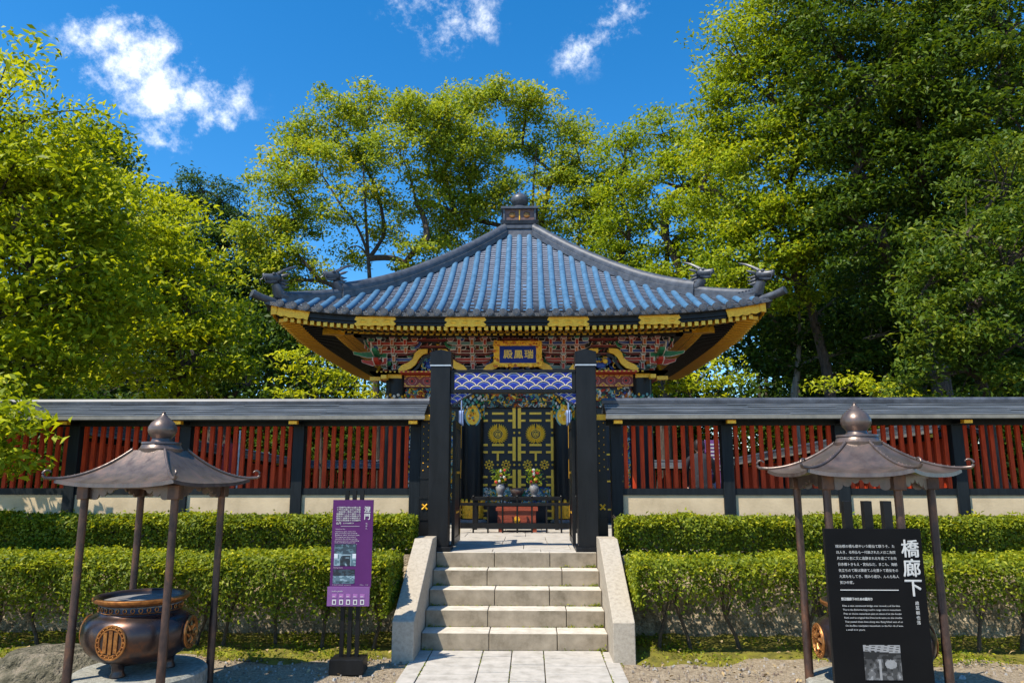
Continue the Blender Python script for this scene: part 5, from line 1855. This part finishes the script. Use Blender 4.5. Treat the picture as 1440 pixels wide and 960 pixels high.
hedge('lower clipped hedge left of the steps, behind the left pavilion and purple sign', -8.6, -1.40, 7.42, 8.36, .26, .945, .02, 15, 7.85, 2700, .95, 3, True)
hedge('lower clipped hedge right of the steps, with bare stems showing underneath', 1.02, 8.6, 7.42, 8.36, .36, .925, .02, 17, 7.80, 2300, .50, 5, True)
hedge('upper clipped hedge on the terrace left of the gate, against the cream wall', -8.6, -1.36, 8.66, 9.12, TZ - .06, 1.285, TZ, 15, 8.9, 3600, 1.6, 8, True)
hedge('upper clipped hedge on the terrace right of the gate, against the cream wall', 1.0, 8.6, 8.66, 9.12, TZ - .06, 1.275, TZ, 15, 8.9, 3600, 1.6, 9, True)

# ------------------------------------------------------------------ trees
def bez(p0, p1, p2, n=6):
    return [tuple(p0 * (1 - t_) ** 2 + p1 * 2 * t_ * (1 - t_) + p2 * t_ ** 2) for t_ in np.linspace(0, 1, n)]


def tree(name, label, base, blobs, leafm, nclust, nleaf, L, W, seed, trunk_r=.18, fork=.45, cr=(.5, .2), limb=True, group=None, cat='tree', tint=(0, .0), gz=TZ, shell=.45, droop=0.0, tmean=None, barkm=None):
    """blobs: (px, py, rpx, Y) crown masses given by where the photo shows them, with real sizes"""
    r = np.random.default_rng(seed)
    root = empty(name, (base[0], base[1], gz), label, cat, group)
    B = []
    for bl in blobs:
        px, py, rp, Y = bl[:4]
        c = at(px, py, Y)
        rad = rp * math.hypot(c[0], c[1], c[2] - EYE) / FPX * .97
        B.append((c, rad))
    zs = [c[2] for c, _ in B]
    ztop = max(c[2] + rd for c, rd in B)
    zfork = gz + (np.mean(zs) - gz) * fork
    cen = np.mean([c for c, _ in B], axis=0)
    f0 = np.array([base[0] + (cen[0] - base[0]) * .25, base[1] + (cen[1] - base[1]) * .25, zfork])
    tb = MB()
    p0 = np.array([base[0], base[1], gz - .1])
    tb.tube(bez(p0, (p0 + f0) / 2 + np.array([r.normal(0, .1), 0, 0]), f0, 6), [trunk_r * 1.25, trunk_r * 1.05, trunk_r * .95, trunk_r * .88, trunk_r * .82, trunk_r * .78], 9)
    tops = f0 + (np.array([cen[0], cen[1], np.mean(zs) + .3 * (ztop - np.mean(zs))]) - f0)
    tb.tube(bez(f0, (f0 + tops) / 2 + r.normal(0, .15, 3), tops, 6), [trunk_r * .78, trunk_r * .62, trunk_r * .5, trunk_r * .38, trunk_r * .26, trunk_r * .12], 7)
    Ps, Ts = [], []
    nodes = [(f0 + (tops - f0) * q, -1) for q in (0, .25, .5)] + [(p0 + (f0 - p0) * .75, -1)]
    order = sorted(range(len(B)), key=lambda i: np.linalg.norm(B[i][0] - f0))
    par, start = {}, {}
    done = []
    for i in order:
        c = B[i][0]
        best, bd = None, 1e9
        for q, (p_, w) in enumerate(nodes):
            dd = np.linalg.norm(c - p_) + .35 * np.linalg.norm(p_ - f0) + (2.0 if p_[2] > c[2] + .3 else 0)
            if dd < bd: best, bd = q, dd
        par[i] = nodes[best][1]; start[i] = nodes[best][0]
        nodes.append((c, i))
    weight = {i: 1.0 for i in par}
    for i in reversed(order):
        if par[i] >= 0: weight[par[i]] += weight[i]
    for i, (c, rad) in enumerate(B):
        st_ = start[i]
        if limb:
            mid = (st_ + c) / 2 + np.array([0, 0, .10 * np.linalg.norm(c - st_)]) + r.normal(0, .10 * np.linalg.norm(c - st_), 3)
            ra = trunk_r * min(.75, .24 * math.sqrt(weight[i]) + .04)
            rb_ = trunk_r * (.20 * math.sqrt(max(weight[i] - 1, .25)))
            tb.tube(bez(st_, mid, c, 7), [ra + (rb_ - ra) * q / 6 for q in range(7)], 6)
        n_c = max(5, int(nclust * rad * rad))
        dirs = r.normal(size=(n_c, 3)); dirs /= np.linalg.norm(dirs, axis=1)[:, None]
        rr = rad * (shell + (1 - shell) * r.random(n_c) ** .6) 
        lump = 1 + .16 * np.sin(dirs[:, 0] * 5 + seed) * np.sin(dirs[:, 2] * 6 + dirs[:, 1] * 4)
        cc = c + dirs * (rr * lump)[:, None] * np.array([1, 1, .92])
        for q in range(n_c):
            if limb and q % 3 == 0:
                m_ = (c + cc[q]) / 2 + np.array([0, 0, .08 * rad])
                tb.tube(bez(c * .75 + st_ * .25 if q % 2 else c, m_, cc[q], 4), [trunk_r * .12, trunk_r * .09, trunk_r * .06, trunk_r * .025], 4)
            k = int(nleaf * r.uniform(.6, 1.4))
            o_ = r.normal(size=(k, 3)); o_ /= np.linalg.norm(o_, axis=1)[:, None]
            o_ = o_ * (r.random(k) ** .5)[:, None] * np.array([cr[0], cr[0], cr[1]]) * 1.55 * r.uniform(.7, 1.3)
            # sprays tilt outwards and down
            o_[:, 2] -= droop * np.abs(o_[:, 0] ** 2 + o_[:, 1] ** 2)
            Ps.append(cc[q] + o_)
            tm = .45 if tmean is None else tmean
            Ts.append(np.clip(tm + r.normal(0, .10) + r.normal(0, .16, k), 0, 1))
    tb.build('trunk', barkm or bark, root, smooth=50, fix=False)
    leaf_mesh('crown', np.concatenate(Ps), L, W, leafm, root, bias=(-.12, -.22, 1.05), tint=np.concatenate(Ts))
    return root


def xyb(px, Y):
    p_ = at(px, 600, Y); return (p_[0], p_[1])


YL = 11.0
tree('broadleaf_tree', 'nearest bright yellow green tree leaning in from the left edge', (-9.6, 11.2),
     [(-25, 175, 115, 11), (50, 230, 90, 11.5), (-10, 300, 115, 10.8), (95, 320, 90, 11.6), (40, 410, 105, 11), (-45, 470, 110, 10.5), (130, 420, 75, 11.8), (20, 520, 70, 10.6), (-32, 612, 40, 8.5), (-42, 660, 36, 8.4), (12, 596, 22, 8.5), (-50, 560, 55, 9.2)],
     leaf_yellow, 30, 84, .135, .06, 21, trunk_r=.2, cr=(.42, .13), group='trees around the hall', droop=.25, shell=.35)
tree('broadleaf_tree', 'rounded bright green tree above the left fence between the pavilion and the hall', (-7.6, 16.6),
     [(180, 300, 75, 15), (150, 380, 80, 15), (225, 370, 75, 15.5), (265, 430, 70, 15.5), (190, 460, 85, 15), (285, 490, 52, 15.5), (255, 520, 55, 15.2), (120, 470, 80, 15), (310, 460, 30, 15.6), (320, 520, 25, 15.5)],
     leaf_yellow, 19, 92, .145, .065, 22, trunk_r=.18, cr=(.52, .14), group='trees around the hall', droop=.2, tmean=.5)
tree('broadleaf_tree', 'dark green crown peeping out behind the nearest left tree', xyb(150, 24),
     [(150, 235, 42, 24), (120, 215, 45, 24), (165, 290, 50, 24), (90, 260, 60, 24), (110, 330, 70, 24)], leaf_deep, 13, 60, .22, .10, 23, trunk_r=.25, cr=(.5, .25), group='trees around the hall')
tree('pine_tree', 'dark pine with layered tufts between the left trees and the tall airy tree', xyb(300, 30),
     [(280, 268, 28, 30), (250, 285, 26, 30), (310, 280, 28, 30), (228, 300, 22, 30), (340, 310, 26, 30), (285, 315, 34, 30), (245, 335, 30, 30), (320, 345, 36, 30), (370, 350, 32, 30), (280, 370, 40, 30), (350, 400, 45, 30), (300, 430, 55, 30), (390, 430, 40, 30), (345, 470, 50, 30), (280, 490, 50, 30), (210, 330, 34, 30), (215, 380, 45, 30), (265, 425, 45, 30), (390, 380, 36, 30), (420, 450, 40, 30), (330, 400, 40, 30)],
     leaf_pine, 24, 70, .22, .065, 24, trunk_r=.28, cr=(.48, .13), group='trees around the hall')
tree('airy_tree', 'tall airy tree with dark visible limbs rising behind the left roof slope', xyb(535, 28),
     [(415, 205, 45, 28), (465, 170, 42, 28.5), (520, 152, 42, 28), (575, 160, 40, 27.5), (395, 260, 42, 28), (445, 235, 42, 27), (505, 215, 42, 29), (560, 215, 42, 27), (610, 200, 36, 28), (625, 165, 34, 28.5), (385, 320, 36, 28), (430, 300, 40, 29), (480, 290, 34, 27), (585, 285, 36, 28), (620, 250, 38, 29), (420, 360, 36, 28), (600, 340, 36, 27.5), (370, 370, 25, 28), (540, 330, 28, 29), (450, 395, 26, 28), (380, 400, 32, 28), (365, 335, 34, 28), (640, 215, 34, 28.5), (600, 160, 36, 28.5), (530, 270, 36, 29), (640, 300, 36, 29), (570, 370, 26, 28.5), (490, 350, 24, 29)],
     leaf_airy, 13, 96, .18, .09, 25, trunk_r=.17, fork=.42, cr=(.46, .22), group='trees around the hall', shell=.2, tmean=.56)
tree('airy_tree', 'tall airy tree directly behind the roof finial', xyb(760, 30),
     [(655, 150, 38, 30), (700, 140, 38, 30), (745, 150, 40, 30), (790, 180, 38, 30.5), (815, 225, 36, 30), (680, 200, 42, 29), (735, 205, 42, 31), (780, 245, 42, 30), (660, 255, 40, 30), (835, 275, 34, 30), (710, 265, 40, 29), (765, 300, 40, 30), (815, 320, 40, 30), (670, 310, 38, 30), (850, 340, 34, 30), (640, 200, 34, 30), (855, 300, 36, 30), (850, 250, 30, 30.5), (625, 330, 36, 30), (870, 380, 40, 30), (810, 370, 40, 30)],
     leaf_airy, 13.5, 96, .18, .09, 26, trunk_r=.19, fork=.5, cr=(.46, .22), group='trees around the hall', shell=.2, tmean=.55)
tree('broadleaf_tree', 'bright green tree right of the finial behind the right roof slope', xyb(930, 27),
     [(880, 210, 36, 27), (925, 190, 40, 27), (965, 200, 40, 27), (870, 265, 42, 27), (915, 250, 45, 26), (960, 265, 50, 26), (1000, 240, 45, 26), (885, 325, 45, 27), (935, 330, 50, 26), (990, 320, 50, 25.5), (900, 385, 45, 26), (960, 385, 50, 26), (1020, 370, 50, 25), (870, 365, 40, 27.5), (1040, 290, 50, 25), (850, 400, 36, 27), (1000, 400, 50, 25), (900, 430, 40, 26), (960, 440, 40, 26), (1020, 430, 45, 25)],
     leaf_mid, 13, 96, .18, .085, 27, trunk_r=.26, cr=(.48, .2), group='trees around the hall', tmean=.58)
tree('broadleaf_tree', 'tall bright green tree between the hall roof and the shade-coloured tree on the right', xyb(1190, 23),
     [(1010, 140, 45, 20.5), (1040, 80, 55, 20), (1090, 25, 65, 20), (1075, 130, 65, 20), (1055, 210, 60, 20), (1110, 260, 70, 20), (1100, 340, 65, 20), (1050, 300, 50, 20.5), (1060, 380, 55, 20.5), (1000, 200, 45, 21), (985, 265, 40, 21), (1130, 190, 60, 20), (1150, 320, 60, 20), (1120, 400, 50, 20.5), (1130, 90, 55, 20), (1020, 360, 45, 21)],
     leaf_mid, 17, 105, .15, .072, 28, trunk_r=.2, fork=.42, cr=(.50, .13), group='trees around the hall', tmean=.62)
tree('broadleaf_tree', 'huge dense tree towering over the right side with long boughs, shade put into its dark leaves', xyb(1330, 20.5),  # shaded half of the big crown, split off, shade put into leaf colour
     [(1160, -10, 80, 19), (1170, 70, 65, 18.5), (1180, 160, 65, 18.5), (1240, 20, 85, 18.5), (1235, 120, 80, 18), (1210, 230, 75, 18.5), (1200, 320, 65, 19), (1330, 10, 90, 18), (1320, 110, 85, 17.5), (1300, 210, 85, 18), (1420, 40, 95, 17.5), (1410, 150, 95, 17), (1240, 330, 70, 18.5), (1310, 300, 70, 19.5), (1250, 400, 60, 20), (1390, 280, 80, 19)],
     leaf_deep, 15, 105, .155, .075, 38, trunk_r=.30, fork=.42, cr=(.50, .13), group='trees around the hall', tmean=.52)
tree('broadleaf_tree', 'leafy tree with drooping pale tipped sprays at the right edge', (8.9, 14.6),
     [(1420, 260, 75, 14), (1360, 330, 62, 14), (1430, 360, 80, 13.5), (1310, 390, 50, 14), (1370, 430, 70, 13.6), (1450, 470, 85, 13.4), (1320, 470, 48, 14), (1280, 440, 30, 14.2), (1360, 520, 55, 14), (1300, 535, 40, 14)],
     leaf_deep, 24, 90, .125, .058, 29, trunk_r=.18, cr=(.34, .14), group='trees around the hall', droop=.2, tmean=.62)
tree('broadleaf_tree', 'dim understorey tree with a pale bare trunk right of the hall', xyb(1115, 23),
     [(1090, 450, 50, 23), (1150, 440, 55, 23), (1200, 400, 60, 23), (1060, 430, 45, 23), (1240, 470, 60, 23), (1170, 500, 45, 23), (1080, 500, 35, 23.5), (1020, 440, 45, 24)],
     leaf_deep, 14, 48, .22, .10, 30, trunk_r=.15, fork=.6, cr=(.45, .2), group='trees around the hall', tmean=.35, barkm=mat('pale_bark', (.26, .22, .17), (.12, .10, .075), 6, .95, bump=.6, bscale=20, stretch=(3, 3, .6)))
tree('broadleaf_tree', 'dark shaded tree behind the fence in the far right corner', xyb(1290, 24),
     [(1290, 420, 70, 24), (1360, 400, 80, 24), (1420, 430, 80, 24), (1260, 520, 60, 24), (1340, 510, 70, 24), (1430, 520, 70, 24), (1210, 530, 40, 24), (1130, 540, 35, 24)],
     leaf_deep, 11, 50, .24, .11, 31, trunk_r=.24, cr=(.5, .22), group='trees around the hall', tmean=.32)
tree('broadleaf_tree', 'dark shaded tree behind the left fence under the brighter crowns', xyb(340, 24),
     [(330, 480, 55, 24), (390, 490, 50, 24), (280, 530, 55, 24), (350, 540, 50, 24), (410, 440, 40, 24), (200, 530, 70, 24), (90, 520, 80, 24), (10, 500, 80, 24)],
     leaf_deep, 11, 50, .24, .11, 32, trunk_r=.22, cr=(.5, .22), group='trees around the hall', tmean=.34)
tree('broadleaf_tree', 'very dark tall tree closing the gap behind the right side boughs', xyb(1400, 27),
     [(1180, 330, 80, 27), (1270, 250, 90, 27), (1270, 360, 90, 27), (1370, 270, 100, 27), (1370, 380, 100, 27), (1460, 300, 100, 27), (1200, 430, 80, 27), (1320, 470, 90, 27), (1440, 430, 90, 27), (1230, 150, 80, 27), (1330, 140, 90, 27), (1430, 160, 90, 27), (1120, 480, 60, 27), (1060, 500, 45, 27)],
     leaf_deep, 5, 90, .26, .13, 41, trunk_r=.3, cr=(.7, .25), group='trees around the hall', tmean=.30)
tree('shrub', 'bright layered maple shrub under the left eave beyond the fence', xyb(455, 20),
     [(420, 505, 22, 20), (450, 495, 22, 20), (480, 520, 24, 20), (430, 535, 26, 20), (470, 550, 26, 20), (510, 548, 22, 20), (400, 550, 22, 20)],
     leaf_yellow, 16, 34, .16, .075, 33, trunk_r=.06, cr=(.40, .06), group='shrubs beside the hall', cat='shrub', droop=.1, tmean=.6)
tree('shrub', 'bright green shrub under the right eave beyond the fence', xyb(960, 20),
     [(925, 545, 24, 20), (955, 530, 26, 20), (990, 525, 26, 20), (1010, 550, 26, 20), (970, 555, 28, 20), (1030, 520, 20, 20)],
     leaf_yellow, 14, 34, .15, .07, 34, trunk_r=.06, cr=(.36, .10), group='shrubs beside the hall', cat='shrub', tmean=.5)
tree('shrub', 'pale green shrub peeping over the middle of the right fence roof', xyb(1195, 17),
     [(1165, 555, 24, 17), (1195, 545, 26, 17), (1230, 550, 24, 17), (1260, 560, 22, 17)],
     leaf_yellow, 16, 34, .13, .06, 35, trunk_r=.05, cr=(.30, .10), group='shrubs beside the hall', cat='shrub', tmean=.55)

# the wood closing the view
P, T = [], []
r = np.random.default_rng(77)
tw = MB()
for i in range(150):
    x = r.uniform(-34, 34); y = r.uniform(36, 46)
    edge = min(1, abs(x + .5) / 14)
    h = 6.2 + 5.5 * edge + r.uniform(-1.2, 1.2)
    tw.tube([(x, y, 0), (x + r.normal(0, .2), y, h * .8)], [.2, .08], 6)
    for k in range(17):
        c = np.array([x + r.normal(0, 1.2), y + r.normal(0, .9), r.uniform(1.2, h) if k < 10 else r.uniform(.9, 5.5)])
        k_ = 130
        P.append(c + r.normal(size=(k_, 3)) * np.array([.75, .6, .4])); T.append(np.clip(.35 + r.normal(0, .1) + r.normal(0, .15, k_), 0, 1))
wood = empty('far_woodland', (0, 40, TZ), 'dark wood closing the view behind the court', 'woodland')
wood['kind'] = 'stuff'
o = leaf_mesh('foliage', np.concatenate(P), .36, .18, leaf_deep, wood, tint=np.concatenate(T)); o['kind'] = 'stuff'
o = tw.build('trunk_mass', bark, wood, fix=False); o['kind'] = 'stuff'

bpy.data.objects.remove(_to)
